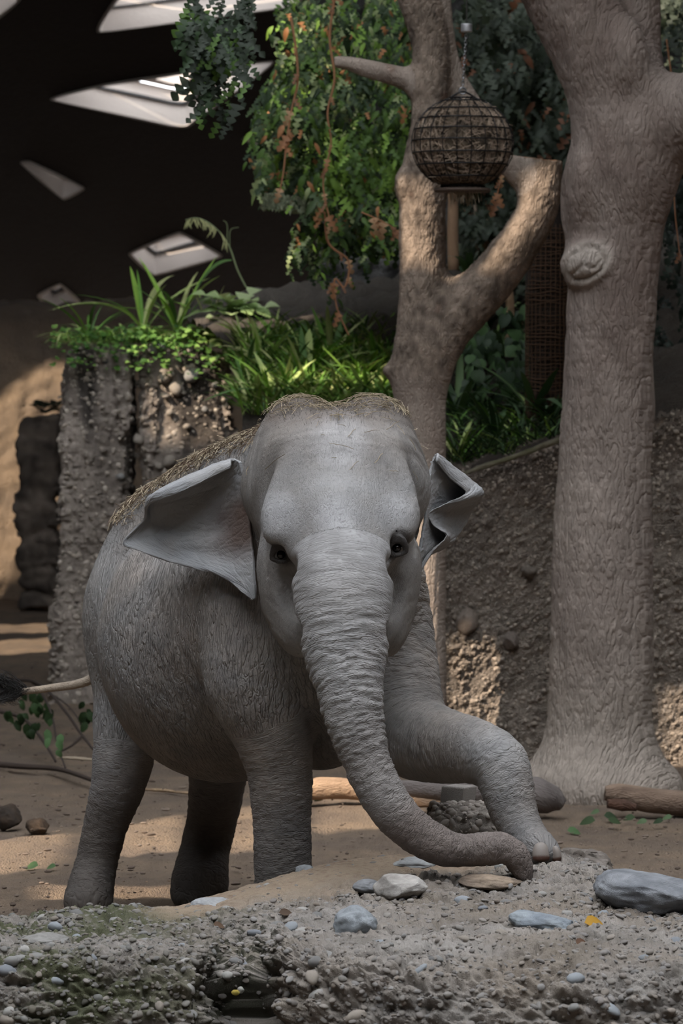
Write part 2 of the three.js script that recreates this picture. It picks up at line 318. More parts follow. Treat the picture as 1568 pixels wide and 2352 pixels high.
beam(quadAt(27, [690, 215], [945, 215], [945, 450], [690, 450])); beam(quadAt(27, [575, 690], [800, 690], [800, 920], [600, 900])); beam(quadAt(27, [830, 740], [905, 740], [905, 930], [830, 930])); beam(quadAt(29.2, [110, 540], [330, 540], [330, 785], [110, 800])); beam(quadAt(29.2, [390, 580], [620, 600], [620, 770], [390, 775]));
holes.forEach((h, i) => { if (THREE.ShapeUtils.area(h) > 0) h.reverse(); });
const crossing = (h, g) => h.some((p) => inside(p, g)) || g.some((p) => inside(p, h)) || h.some((p, i) => g.some((q, j) => segs(p, h[(i + 1) % h.length], q, g[(j + 1) % g.length])));
function inside(p, h) { let c = false; for (let i = 0, j = h.length - 1; i < h.length; j = i++) if ((h[i].y > p.y) !== (h[j].y > p.y) && p.x < (h[j].x - h[i].x) * (p.y - h[i].y) / (h[j].y - h[i].y) + h[i].x) c = !c; return c; }
function segs(a, b, c, d) { const o = (p, q, r) => Math.sign((q.x - p.x) * (r.y - p.y) - (q.y - p.y) * (r.x - p.x)); return o(a, b, c) !== o(a, b, d) && o(c, d, a) !== o(c, d, b); }
for (let i = 0; i < holes.length; i++) for (let j = 0; j < i; j++) if (crossing(holes[i], holes[j])) console.log('crossing holes', i, j);
struct('ceiling', extrude([[-32, 10], [-32, -34], [32, -34], [32, 10]].map(([x, y]) => new THREE.Vector2(x, y)), holes, .05).applyMatrix4(basis(V(1, 0, 0), V(0, 0, 1), V(0, -1, 0), V(0, ROOF_Y + .05, 0))), roofMat);
const slabBetween = (a, b, t) => { const d = b.clone().sub(a), g = new THREE.BoxGeometry(64.5, t, d.length() + .4); g.rotateX(-Math.atan2(d.y, d.z)); g.translate((a.x + b.x) / 2, (a.y + b.y) / 2, (a.z + b.z) / 2); return g; };
struct('ceiling', slabBetween(V(0, ROOF_Y + .1, 10), V(0, -.5, 34), .3), roofMat);
struct('wall_east', new THREE.BoxGeometry(.3, 17, 98).translate(32.2, 7.5, -14), roofMat);
struct('wall_west', new THREE.BoxGeometry(.3, 17, 98).translate(-32.2, 7.5, -14), roofMat);

// sand floor
const sandA = lin('#86735f'), sandB = lin('#6f6053'), sandDark = lin('#52463d');
{
  const nu = 240, nv = 430;
  const g = grid(nu, nv, (u, v) => {
    const d = v < .001 ? -34 : 10 + 56 * v * v * (1.6 - .6 * v), s = 2 * u - 1, half = 1.5 + Math.max(10, d) * .11, x = Math.abs(s) < .9 ? s / .9 * half : Math.sign(s) * mix(half, 32.4, (Math.abs(s) - .9) / .1), z = -d;
    const n = fbm(x * .9, 1.1, z * .5, 4), f = noise(x * 4.5, 2.2, z * 4.5), f2 = noise(x * 11, 4.2, z * 11);
    const y = .05 * n + .016 * f + .010 * f2 - .02 - .012 * crease(noise(x * 2.3, 5.5, z * 3.1), .12);
    const m = fbm(x * 1.6 + 9, 3.3, z * 2.6, 4); let c = mixc(sandA, sandB, clamp(.5 + 1.5 * m)); c = mixc(c, sandDark, clamp(.1 + .9 * f2 * .5 - .4 * n));
    return { p: V(x, y, z), c, u: x, v: z };
  });
  struct('floor', g, bumped({ vertexColors: true, roughness: .95 }, grainRelief, .02, .5));
}
// a wall of rough conglomerate: a thick strip whose top follows rows [x, y]; face at z, relief towards us
function roughWall(name, x0, x1, z, back, tops, cell, relief, colour, seed) {
  const nu = Math.round((x1 - x0) / cell), hMax = Math.max(...tops.map((t) => t[1])), nf = Math.round(hMax / cell), nt = Math.max(4, Math.round(back / cell / 2)), nv = nf + nt + 6;
  const g = grid(nu, nv, (u, v) => {
    const x = mix(x0, x1, u), top = lookup(tops, x)[0] + .04 * noise(x * 5, seed, 1), k = Math.round(v * (nv - 1)); let y, zz, nrm;
    if (k <= nf) { y = top * k / nf; zz = z; const r = sstep(.12, 0, top - y) * .07; zz -= r; nrm = V(0, .15, 1); }
    else if (k <= nf + nt) { const t = (k - nf) / nt; y = top + .02 * t; zz = z - .07 - t * back; nrm = V(0, 1, .1); }
    else { const t = (k - nf - nt) / 6; y = top * (1 - t); zz = z - .07 - back; nrm = V(0, 0, -1); }
    const h = relief(x, y, zz); const p = V(x, y - (k < 1 ? .1 : 0), zz).addScaledVector(nrm.normalize(), h);
    return { p, c: colour(x, y, zz, h), u: x, v: k <= nf ? y : y - zz };
  });
  return struct(name, g, bumped({ vertexColors: true, roughness: .95 }, grainRelief, .03, .45));
}
const pxX = (px, d) => (px - 784) / FOCAL * d, pxY = (py, d) => at(784, py, d).y;
// far wall of rammed earth, left
roughWall('wall_back', -32, 1.5, -43.2, 1.2, [[-32, 3.4], [pxX(-60, 43.2), pxY(700, 43.2)], [pxX(60, 43.2), pxY(698, 43.2)], [pxX(110, 43.2), pxY(704, 43.2)], [pxX(280, 43.2), pxY(696, 43.2)], [pxX(470, 43.2), pxY(690, 43.2)], [1.5, 3.3]], .05,
  (x, y, z) => .09 * fbm(x * 1.2, y * 1.4, z, 4) + .04 * lumps(x * 4, y * 4, z * 4) + .03 * fbm(x * 9, y * 9, z * 9, 2), (x, y, z, h) => { const n = fbm(x * 2, y * 3, z, 3); return mixc(mixc(lin('#b39b82'), lin('#92806f'), clamp(.5 + n * 1.5)), lin('#4d443f'), sstep(.55, .1, 3.27 - y) * .6); }, 3);
// right wall in front of the planting
const RW = 25, rightTop = [[500, 1120], [880, 1105], [1030, 1092], [1100, 1072], [1180, 1052], [1280, 1012], [1400, 985], [1500, 966], [1600, 952], [1900, 940]].map(([x, y]) => [pxX(x, RW), pxY(y, RW)]);
roughWall('wall_right', -.66, 5, -RW, .5, [...rightTop, [5, 2.4]], .0145,
  (x, y, z) => .10 * fbm(x * 1.6, y * 1.3, z, 3) + .04 * lumps(x * 13, y * 13, z * 9) * (.5 + noise(x * 2.2, y * 2.2, 4)) + .026 * lumps(x * 30, y * 30, z * 5) + .03 * fbm(x * 8, y * 8, z * 8, 3), (x, y, z, h) => { const n = fbm(x * 3, y * 3, z + 5, 4); return mixc(mixc(lin('#a89a8d'), lin('#857a70'), clamp(.5 + n * 1.5)), lin('#5a4c42'), sstep(.5, .05, 1.9 + .12 * x - y) * .75); }, 8);
// earth bank behind the right wall and dark rock behind that
{
  const soil = lin('#2b241d'), top = [[300, 700], [480, 690], [640, 668], [740, 660], [900, 640], [1030, 600], [1300, 560], [1700, 540]];
  const g = grid(220, 110, (u, v) => { const px = mix(mix(556, 430, sstep(.55, .9, v)), 1800, u), x0 = pxX(px, RW + .3), y0 = lookup(rightTop, pxX(px, RW))[0] - .02, p1 = at(px, lookup(top, px)[0], 30.6), p = V(mix(x0, p1.x, v), mix(y0, p1.y, Math.pow(v, .85)), mix(-RW - .35, p1.z, v)); const h = .2 * fbm(p.x * 1.6, p.y * 1.6, p.z * 1.6, 4) + .05 * lumps(p.x * 5, p.y * 5, p.z * 5); p.y += h * sstep(0, .1, v); return { p, c: mixc(soil, mixc(lin('#4a4036'), lin('#8a8178'), sstep(.62, .9, v)), clamp(.3 + h * 2.5)), u: p.x, v: p.z }; });
  struct('ground_bank', g, bumped({ vertexColors: true, roughness: 1 }, grainRelief, .03, .5));
  const g2 = grid(170, 230, (u, v) => { const y = mix(1.6, 7.6, v), edge = pxX(lookup([[1.5, 690], [3.3, 705], [3.6, 715], [4.2, 760], [5.2, 700], [8, 690]], y)[0], 31) + .12 * noise(y * 3, 1, 2), x = mix(edge, 9, u * u * .6 + u * .4), h = .35 * fbm(x * .9, y * .9, 2, 4) + .1 * lumps(x * 3, y * 3, 1.3) + .05 * lumps(x * 9, y * 9, 2); return { p: V(x, y, -31 + h - (u < .003 ? 1.5 : 0) - .5 * Math.pow(1 - u, 8)), c: mixc(lin('#2e2c2b'), lin('#8a8885'), clamp(.3 + 1.6 * fbm(x * 5, y * 5, 7, 3)) * sstep(4.6, 3.6, y) * sstep(1.1, .6, x)), u: x, v: y }; });
  struct('wall_planted', g2, bumped({ vertexColors: true, roughness: 1 }, grainRelief, .04, .5));
}
// ---------------------------------------------------------------- the elephant
const E4 = (px, py, d, r) => { const p = at(px, py, d); return [p.x, p.y, p.z, r]; };
const ELE_BASE = onGround(470, 2130); ELE_BASE.z = -17.6; ELE_BASE.x = -0.35;
const elephant = thing('elephant', 'grey elephant facing us, trunk curled on the rock and one foreleg bent', 'elephant', ELE_BASE);
const YAW = 25 * Math.PI / 180;
const trunkPrim = chainPrim([E4(782, 1215, 16.22, .235), E4(785, 1290, 16.1, .222), E4(788, 1380, 16.0, .208), E4(792, 1480, 15.93, .187), E4(801, 1560, 15.86, .151), E4(815, 1655, 15.8, .126), E4(836, 1730, 15.77, .109), E4(855, 1780, 15.75, .102), E4(882, 1832, 15.73, .098), E4(912, 1873, 15.72, .094), E4(948, 1907, 15.72, .090), E4(990, 1934, 15.72, .087), E4(1030, 1950, 15.73, .077), E4(1070, 1953, 15.74, .069), E4(1112, 1950, 15.75, .073), E4(1150, 1951, 15.76, .074), E4(1180, 1965, 15.76, .066), E4(1196, 1990, 15.76, .052), E4(1204, 2014, 15.76, .038)], .1, 3);
const legFR = chainPrim([E4(610, 1290, 16.98, .22), E4(590, 1420, 16.86, .23), E4(580, 1560, 16.82, .215), E4(618, 1660, 16.84, .185), E4(641, 1760, 16.85, .15), E4(647, 1880, 16.85, .132), E4(650, 2020, 16.85, .131), E4(650, 2110, 16.83, .15), E4(650, 2135, 16.82, .15)], .055, 3);
const legHR = chainPrim([E4(345, 1470, 18.35, .27), E4(305, 1600, 18.25, .19), E4(290, 1700, 18.2, .160), E4(272, 1800, 18.17, .134), E4(244, 1890, 18.2, .109), E4(222, 1980, 18.2, .103), E4(206, 2050, 18.12, .117), E4(203, 2070, 18.1, .122)], .06, 3);
const legHL = chainPrim([E4(520, 1600, 18.55, .22), E4(503, 1720, 18.55, .165), E4(498, 1800, 18.57, .139), E4(487, 1880, 18.62, .127), E4(469, 1960, 18.62, .125), E4(460, 2020, 18.55, .142), E4(458, 2045, 18.55, .144)], .1, 3);
const legFL = chainPrim([E4(872, 1330, 17.2, .2), E4(888, 1450, 17.15, .215), E4(900, 1560, 17.05, .218), E4(935, 1678, 16.9, .2), E4(1010, 1712, 16.75, .170), E4(1085, 1724, 16.6, .145), E4(1145, 1755, 16.5, .132), E4(1166, 1815, 16.45, .117), E4(1180, 1865, 16.42, .104), E4(1202, 1910, 16.36, .092), E4(1224, 1938, 16.28, .085), E4(1236, 1948, 16.22, .08)], .1, 3);
const toeFL = ellPrim(at(1250, 1958, 16.2), [.062, .05, .085], .05, 1, 0.5);
const tailPrim = chainPrim([E4(262, 1395, 18.85, .05), E4(236, 1480, 18.95, .036), E4(224, 1548, 19.0, .027), E4(190, 1568, 19.02, .023), E4(120, 1580, 19.04, .020), E4(55, 1588, 19.05, .017)], .05, 3);
const bodyPrims = [
  ellPrim(at(418, 1425, 18.45), [.455, .58, .56], .25, 1, -YAW),
  ellPrim(at(535, 1468, 17.8), [.57, .665, .8], .25, 1, -YAW),
  ellPrim(at(690, 1400, 17.2), [.5, .6, .6], .25, 1, -YAW),
  chainPrim([E4(660, 1075, 17.1, .2), E4(500, 1136, 17.8, .2), E4(405, 1212, 18.35, .2), E4(335, 1315, 18.75, .18)], .2, 2),
  chainPrim([E4(765, 1230, 16.8, .36), E4(735, 1400, 17.1, .36), E4(735, 1640, 17.2, .25)], .15, 2),
];
const headPrims = [
  ellPrim(at(772, 1120, 16.62), [.415, .325, .38], .1),
  ellPrim(at(690, 1030, 16.6), [.2, .22, .25], .07), ellPrim(at(852, 1027, 16.6), [.2, .22, .25], .07),
  ellPrim(at(778, 1085, 16.37), [.29, .22, .2], .14),
  ellPrim(at(778, 1170, 16.28), [.2, .17, .18], .14),
  ellPrim(at(662, 1212, 16.24), [.085, .085, .1], .1), ellPrim(at(902, 1205, 16.24), [.085, .085, .1], .1),
  ellPrim(at(655, 1330, 16.42), [.125, .27, .17], .08, 1, 0, 0.07), ellPrim(at(905, 1330, 16.42), [.12, .26, .17], .08, 1, 0, -0.07),
  ellPrim(at(690, 1430, 16.36), [.11, .15, .14], .06), ellPrim(at(885, 1430, 16.36), [.1, .15, .14], .06),
  ellPrim(at(598, 1105, 16.24), [.065, .17, .11], .09, -1, -0.5, -0.25), ellPrim(at(962, 1110, 16.26), [.06, .17, .11], .09, -1, 0.5, 0.25),
];
headPrims.push(
  chainPrim([E4(700, 1040, 16.33, .06), E4(655, 1110, 16.26, .06), E4(630, 1180, 16.2, .055), E4(628, 1222, 16.17, .045)], .07, 3), chainPrim([E4(885, 1040, 16.33, .06), E4(918, 1110, 16.26, .06), E4(934, 1180, 16.2, .055), E4(932, 1215, 16.17, .045)], .07, 3),
  ellPrim(at(772, 1195, 16.06), [.085, .12, .06], .08));
const faceField = [...bodyPrims, ...headPrims, trunkPrim];
const surfaceAt = (px, py, prims = faceField) => { let d = 15.4; for (let i = 0; i < 60; i++) { const p = at(px, py, d), f = fieldOf(prims, p.x, p.y, p.z); d += f * .8; if (f < .0015) break; } return d; };
const eyes = [[643, 1270], [914, 1254]].map(([x, y]) => [x, y, surfaceAt(x, y)]);
const cheekPrims = [[[668, 1300], [664, 1340], [672, 1400], [682, 1450]], [[902, 1300], [906, 1340], [904, 1400], [898, 1450]]].map((l) => { const c = chainPrim(l.map(([x, y], i) => E4(x, y, surfaceAt(x, y) - .012, .03 - .003 * i)), .05, 3); c.op = -1; return c; });
const eyePrims = eyes.flatMap(([x, y, d], i) => { const s = i ? -1 : 1; return [ellPrim(at(x + 2 * s, y, d - .012), [.042, .034, .044], .035, -1, 0, -.35 * s), ellPrim(at(x + 20 * s, y + 22, d - .01), [.026, .03, .03], .04, -1)]; });
const lidPrims = eyes.flatMap(([x, y, d], i) => { const s = i ? -1 : 1; return [
  chainPrim([E4(x - 19 * s, y + 10, d + .022, .010), E4(x - 13 * s, y - 8, d + .010, .015), E4(x + 2 * s, y - 15, d + .004, .017), E4(x + 16 * s, y - 7, d + .008, .014), E4(x + 23 * s, y + 10, d + .02, .009)], .014, 3),
  chainPrim([E4(x - 18 * s, y + 14, d + .022, .009), E4(x - 4 * s, y + 20, d + .020, .010), E4(x + 12 * s, y + 20, d + .020, .010), E4(x + 22 * s, y + 12, d + .022, .008)], .014, 3),
  chainPrim([E4(x - 22 * s, y + 4, d + .01, .006), E4(x - 12 * s, y - 17, d - .006, .007), E4(x + 6 * s, y - 22, d - .008, .007), E4(x + 22 * s, y - 12, d, .005)], .012, 3)]; });
const allPrims = [...bodyPrims, ...headPrims, legFR, legHR, legHL, legFL, toeFL, tailPrim, trunkPrim, ...cheekPrims, ...eyePrims, ...lidPrims];
const trunkDent = ellPrim(at(1150, 1993, 15.76), [.02, .016, .2], .015, -1);
const CELL = 0.0071;
const eleRaw = solid([...allPrims, trunkDent], V(-1.75, -0.02, -19.3), V(1.05, 2.62, -15.4), CELL);
const FWD = V(Math.sin(YAW), 0, Math.cos(YAW)), SIDE = V(Math.cos(YAW), 0, -Math.sin(YAW));
const headC = at(775, 1200, 16.65);
const charts = [], chartUV = [], sheets = [];   // sheets: the chart that relief uv follow
{ // which region every vertex belongs to, and its place there
  const N = eleRaw.pos.length / 3, chains = [trunkPrim, legFR, legHR, legHL, legFL, tailPrim];
  for (let i = 0; i < N; i++) {
    const x = eleRaw.pos[i * 3], y = eleRaw.pos[i * 3 + 1], z = eleRaw.pos[i * 3 + 2];
    let best = 1e9, c = 0, s = 0, ang = 0, rad = 0, depth = 0;
    for (let k = 0; k < 6; k++) { const d = chains[k].d(x, y, z); if (d < best) { best = d; c = k + 1; } }
    { const l = chains[c - 1].locate(x, y, z), T = l.T, B = V(0, 0, -1).addScaledVector(T, T.z).normalize(), Q = T.clone().cross(B); s = l.s; rad = l.r; ang = Math.atan2(l.e.dot(Q), l.e.dot(B)); }
    let hd = 1e9, bd = 1e9; for (const p of headPrims) if (p.op > 0) hd = Math.min(hd, p.d(x, y, z)); for (const p of bodyPrims) bd = Math.min(bd, p.d(x, y, z));
    if (hd < best && hd < bd) c = 7; else if (bd < best) c = 0; if (c === 1 && s < .16) c = 7;
    charts.push(c); sheets.push(c >= 2 && c <= 4 && s < [0, 0, .72, .5, .3][c] ? 0 : c);
    const a = x * FWD.x + z * FWD.z, l = x * SIDE.x + z * SIDE.z;
    chartUV.push(c === 0 ? [a, y - 0.55 * l, best, bd, 0] : c === 7 ? [Math.atan2(x - headC.x, z - headC.z) * 0.42, y, best, hd, 0] : [ang, s, best, Math.min(hd, bd), rad]);
  }
}
const eleN = eleRaw.pos.length / 3;
// noise whose zero lines do not follow the lattice
const mess = (a, b, c) => noise(a + .31 * b + 3.7, b - .11 * a, c + .5) + .75 * noise(a * 1.43 - .4 * b + 5.2, b * 1.61 + .13 * a + 1.7, c * 1.3 + 3.1) + .07;
const glands = [[at(605, 1238, 16.3), at(612, 1325, 16.3)], [at(958, 1222, 16.3), at(954, 1275, 16.3)]];   // the slits behind the eyes
const fold = (p, q, c, lat, w = .16) => crease(mess(p / lat, q, c), Math.max(w, 0.0125 / lat));   // folds no narrower than the mesh can show; finer lines are relief
const wrinkle = (x, y, z, nx, ny, nz, i) => {
  const c = charts[i], q = chartUV[i]; let h = 0;
  if (c === 1) { // trunk: rings that run part of the way round
    const s = q[1], a = q[0], w = .014 * noise(a * 1.3, s * 7, 2.1), f = sstep(.26, .6, s) * (1 - 0.6 * sstep(1.05, 1.25, s)), g = sstep(0.16, 0.3, s), arc = s + .05 * Math.cos(a);
    h -= f * (.0062 * fold(s + w, a * .75, 4.4, .036) + .0038 * fold(s + w * 2, a * 1.3, 14.4, .026)) + .0034 * g * (1 - f) * fold(arc, a * .45, 24.4, .06, .1);
    h += 0.003 * f * noise(s / 0.05, a * 1.1, 8.8);
  } else if (c >= 2 && c <= 5) {
    const s = q[1], a = q[0], L = [0, 0, .75, .62, .25, .62][c], low = sstep(L - .15, L + .2, s), w = .016 * noise(a * 1.5, s * 6, c * 3.1), w2 = .8 * noise(x * 5, y * 5, z * 5);
    h -= low * (.0034 * fold(s + w, a * 1.3, c * 7.3, .036) + .0022 * fold(s + w * 2, a * 2.2, c * 9.1, .026));
    if (c !== 5) h -= (1 - low) * (c === 2 ? .0012 : .0024) * fold(x + z * .7 + w2 * .03, y / .25, c * 2.7, .045);
    else h -= (1 - low) * (.0056 * fold(s + w * 2.5 + w2 * .03, a * 1.5, 77.3, .045) + .003 * fold(s + w2 * .05, a * 2.4, 7.3, .028));
    if (c === 3) h -= .005 * sstep(.25, .4, s) * sstep(.8, .55, s) * fold(x + y * .25 + w2 * .03, y / .2, 9.9, .05);
  } else if (c === 0) {
    const a = q[0], v = y, w = noise(a * 3, v * 2.5, 6.6), rear = sstep(-17.6, -18.2, z);
    h -= (.0036 - .002 * rear) * fold(a + w * .05, v / 0.3, 1.3, .06) + .0012 * fold(a + v * .8 + w * .04, v / 0.12, 5.3, .06);
    h += 0.006 * noise(a * 7, v * 4, z * 3);
    if (z > -17.1) h -= .0035 * fold(x + y * .45 + w * .03, y / .4, 2.2, .05) * sstep(1.9, 1.5, y);
  } else if (c === 7) {
    const side = sstep(.25, .37, Math.abs(x - headC.x)), top = sstep(2.15, 2.25, y);
    h -= side * .0060 * fold(x + z * .65 + .035 * noise(y * 4, x * 3, 1), y / 0.5, 4.1, .040);
    h -= top * .0022 * fold(y + (x - headC.x) * (x - headC.x) * .9, x / 0.25, 9.1, .034);
    h += .0012 * fbm(x * 14, y * 14, z * 14, 2);
    const sg = x < headC.x ? 1 : -1; h -= .0034 * sstep(1.78, 1.62, y) * sstep(.14, .22, Math.abs(x - headC.x)) * fold(.75 * x * sg + .65 * y, (x * sg - y) / .3, 12.5, .036);
    for (const [a, b] of glands) { const t = clamp((a.y - y) / (a.y - b.y)), d = Math.hypot(x - mix(a.x, b.x, t) - .006 * noise(y * 30, 1, 1), y < b.y ? b.y - y : y > a.y ? y - a.y : 0); if (nz > -.2) h -= .007 * crease(d, .008); }
  }
  return h;
};
const greyA = lin('#8f8d8c'), greyB = lin('#807b77'), dust = lin('#80776f'), darkSkin = lin('#4b4744'), paleSkin = lin('#a3a2a3');
const skinColour = (x, y, z, i, c) => {
  const n = fbm(x * 2.2, y * 2.2, z * 2.2, 3), m = fbm(x * 9 + 4, y * 9, z * 9, 3), f = noise(x * 60, y * 60, z * 60);
  let col = mixc(greyA, greyB, clamp(.5 + n * 1.6));
  if (c === 0 || (c >= 2 && c <= 5)) col = mixc(col, dust, clamp(.35 + n * .9 + m * .4));
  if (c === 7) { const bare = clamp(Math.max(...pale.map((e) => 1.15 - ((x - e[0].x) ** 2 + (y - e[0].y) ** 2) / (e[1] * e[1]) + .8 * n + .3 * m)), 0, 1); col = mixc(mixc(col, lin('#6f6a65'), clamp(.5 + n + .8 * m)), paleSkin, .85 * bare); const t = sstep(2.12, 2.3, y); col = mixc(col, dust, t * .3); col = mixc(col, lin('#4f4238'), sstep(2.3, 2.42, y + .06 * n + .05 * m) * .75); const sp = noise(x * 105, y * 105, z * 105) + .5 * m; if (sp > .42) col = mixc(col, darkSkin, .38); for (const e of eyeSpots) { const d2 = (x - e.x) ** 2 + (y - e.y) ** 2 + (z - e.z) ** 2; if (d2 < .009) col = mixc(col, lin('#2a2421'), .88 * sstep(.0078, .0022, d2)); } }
  if (c === 1) { col = mixc(col, mixc(greyA, paleSkin, sstep(.5, .2, chartUV[i][1]) * clamp(.5 + m)), .6); col = mixc(col, lin('#6d6661'), sstep(.7, 1.1, chartUV[i][1]) * .6); const tip = sstep(1.22, 1.4, chartUV[i][1]); col = mixc(col, lin('#5d4d45'), tip * .6); if (noise(x * 105, y * 105, z * 105) + .5 * m > .45) col = mixc(col, darkSkin, .3); }  // lower trunk darkened for light falloff; the brown tip is its own colour
  if (c >= 2 && c <= 5) col = mixc(col, lin('#3d3733'), sstep(.95, .2, y) * .75);  // light falloff towards the feet put into the leg skin colour
  if (c === 6) col = mixc(col, lin('#b3a08a'), .75);
  const k = .96 + m * .42 + n * .2 + f * .1; return [col[0] * k, col[1] * k, col[2] * k];
};
const pale = [[at(775, 1185, 16), .12], [at(640, 1180, 16.2), .11], [at(905, 1175, 16.2), .1], [at(780, 1010, 16.3), .14]];   // paler skin patches on brow, nose bump and forehead
const eyeSpots = eyes.map(([x, y, d]) => at(x, y, d + .01));  // eye recess shade put into the colour, over naturally darker skin
const eleN0 = normalsOf(eleRaw.pos, eleRaw.idx);
{
  const q = eleRaw.pos.slice();
  for (let i = 0; i < eleN; i++) { const o = i * 3, h = wrinkle(q[o], q[o + 1], q[o + 2], eleN0[o], eleN0[o + 1], eleN0[o + 2], i); for (let k = 0; k < 3; k++) eleRaw.pos[o + k] += eleN0[o + k] * h; }
}
const eleNormals = normalsOf(eleRaw.pos, eleRaw.idx);
{ // corners get uv by the chart of their triangle, so that relief does not smear across charts
  const ids = new Map(), pos = [], nrm = [], col = [], uv = [], faces = [[], [], [], [], []];
  const corner = (v, c, a0) => {
    let u, w; const q = chartUV[v], x = eleRaw.pos[v * 3], y = eleRaw.pos[v * 3 + 1], z = eleRaw.pos[v * 3 + 2]; let wrap = 0;
    if (c === 0) { u = .62 * (x * FWD.x + z * FWD.z) + .5 * (x * SIDE.x + z * SIDE.z); w = .42 * (y - 0.55 * (x * SIDE.x + z * SIDE.z)); }
    else if (c === 7) { u = Math.atan2(x - headC.x, z - headC.z) * 0.42; w = y; }
    else { const own = charts[v] === c; let a = own ? q[0] : a0; if (a - a0 > Math.PI) { a -= 2 * Math.PI; wrap = 1; } if (a0 - a > Math.PI) { a += 2 * Math.PI; wrap = 2; } u = own ? q[1] : q[1] % 1; w = a * 0.085; }
    const key = (v * 8 + c) * 3 + wrap; let id = ids.get(key);
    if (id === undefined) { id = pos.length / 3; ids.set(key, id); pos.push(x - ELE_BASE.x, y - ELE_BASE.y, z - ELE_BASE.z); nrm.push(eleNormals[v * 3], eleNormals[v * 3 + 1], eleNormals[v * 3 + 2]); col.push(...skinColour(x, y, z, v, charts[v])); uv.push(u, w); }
    return id;
  };
  for (let t = 0; t < eleRaw.idx.length; t += 3) {
    const a = eleRaw.idx[t], b = eleRaw.idx[t + 1], d = eleRaw.idx[t + 2], ca = sheets[a], c = ca === sheets[b] ? ca : sheets[b] === sheets[d] ? sheets[b] : ca;
    const r = sheets[a] === c ? a : sheets[b] === c ? b : d, a0 = chartUV[r][0];
    const sv = c === 1 ? chartUV[r][1] : 9; faces[c === 0 ? 0 : c === 7 ? 1 : sv < .3 ? 3 : sv < .52 ? 4 : 2].push(corner(a, c, a0), corner(b, c, a0), corner(d, c, a0));
  }
  const all = new Uint32Array(faces.reduce((a, f) => a + f.length, 0)); let o = 0; const starts = [];
  for (const f of faces) { starts.push(o); all.set(f, o); o += f.length; }
  const g = geo(pos, all, uv, col, new Float32Array(nrm)); faces.forEach((f, k) => g.addGroup(starts[k], f.length, k));
  const mats = [bumped({ vertexColors: true, roughness: .8 }, skinRelief, 0.0115, 0.36), bumped({ vertexColors: true, roughness: .74 }, skinRelief, 0.0018, 0.26), ...[.0044, .0013, .0026].map((b) => bumped({ vertexColors: true, roughness: .78 }, skinRelief, b, 0.34))];
  mesh('body', g, mats, elephant);
}
// ears: rows of points from the root to the rim
function earGeometry(rows, nu, nv, thick, colour) {
  const R = rows.map((r) => new THREE.CatmullRomCurve3(r.map((p) => at(p[0], p[1], p[2])), false, 'centripetal'));
  const front = []; const curveV = (u) => new THREE.CatmullRomCurve3(R.map((c) => c.getPoint(u)), false, 'centripetal');
  const P = []; for (let i = 0; i < nu; i++) { const c = curveV(i / (nu - 1)); for (let j = 0; j < nv; j++) P[j * nu + i] = c.getPoint(j / (nv - 1)); }
  const g = (a) => P[a], nrm = P.map((p, o) => { const i = o % nu, j = (o / nu) | 0; const du = g(j * nu + Math.min(nu - 1, i + 1)).clone().sub(g(j * nu + Math.max(0, i - 1))), dv = g(Math.min(nv - 1, j + 1) * nu + i).clone().sub(g(Math.max(0, j - 1) * nu + i)); return du.cross(dv).normalize(); });
  const pos = [], idx = [], uv = [], col = [], n = nu * nv;
  for (const s of [1, -1]) for (let o = 0; o < n; o++) {
    const i = (o % nu) / (nu - 1), j = ((o / nu) | 0) / (nv - 1), e = Math.min(1, (1 - i) * 12 + .3), p = P[o], w = nrm[o];
    const x = p.x, y = p.y, z = p.z, r = .0045 * fbm(x * 12, y * 12, z * 12, 3) - .0016 * crease(noise(i * 9 + j * 3, j * 22, 3.1), .14) - .0022 * crease(noise(i * 5, j * 9 - i * 3, 8.1), .1);
    const h = thick * e * .5 * s + r; pos.push(x + w.x * h - ELE_BASE.x, y + w.y * h - ELE_BASE.y, z + w.z * h - ELE_BASE.z); uv.push(i * .5, j * .7); col.push(...colour(i, j, x, y, z, s));
  }
  const q = (a, b, c, d, f) => f ? idx.push(a, b, c, a, c, d) : idx.push(a, c, b, a, d, c);
  for (let j = 0; j < nv - 1; j++) for (let i = 0; i < nu - 1; i++) { const o = j * nu + i; q(o, o + 1, o + nu + 1, o + nu, true); q(n + o, n + o + 1, n + o + nu + 1, n + o + nu, false); }
  for (let i = 0; i < nu - 1; i++) { q(i, n + i, n + i + 1, i + 1, true); const o = (nv - 1) * nu + i; q(o, o + 1, n + o + 1, n + o, true); }
  for (let j = 0; j < nv - 1; j++) { const o = j * nu; q(o, o + nu, n + o + nu, n + o, true); const e = o + nu - 1; q(e, n + e, n + e + nu, e + nu, true); }
  return geo(pos, idx, uv, col);
}
const earMat = bumped({ vertexColors: true, roughness: .72 }, skinRelief, 0.0016, 0.35);
const earGrey = lin('#8f9092'), earBrown = lin('#4d3a30'), earBack = lin('#5c5856');
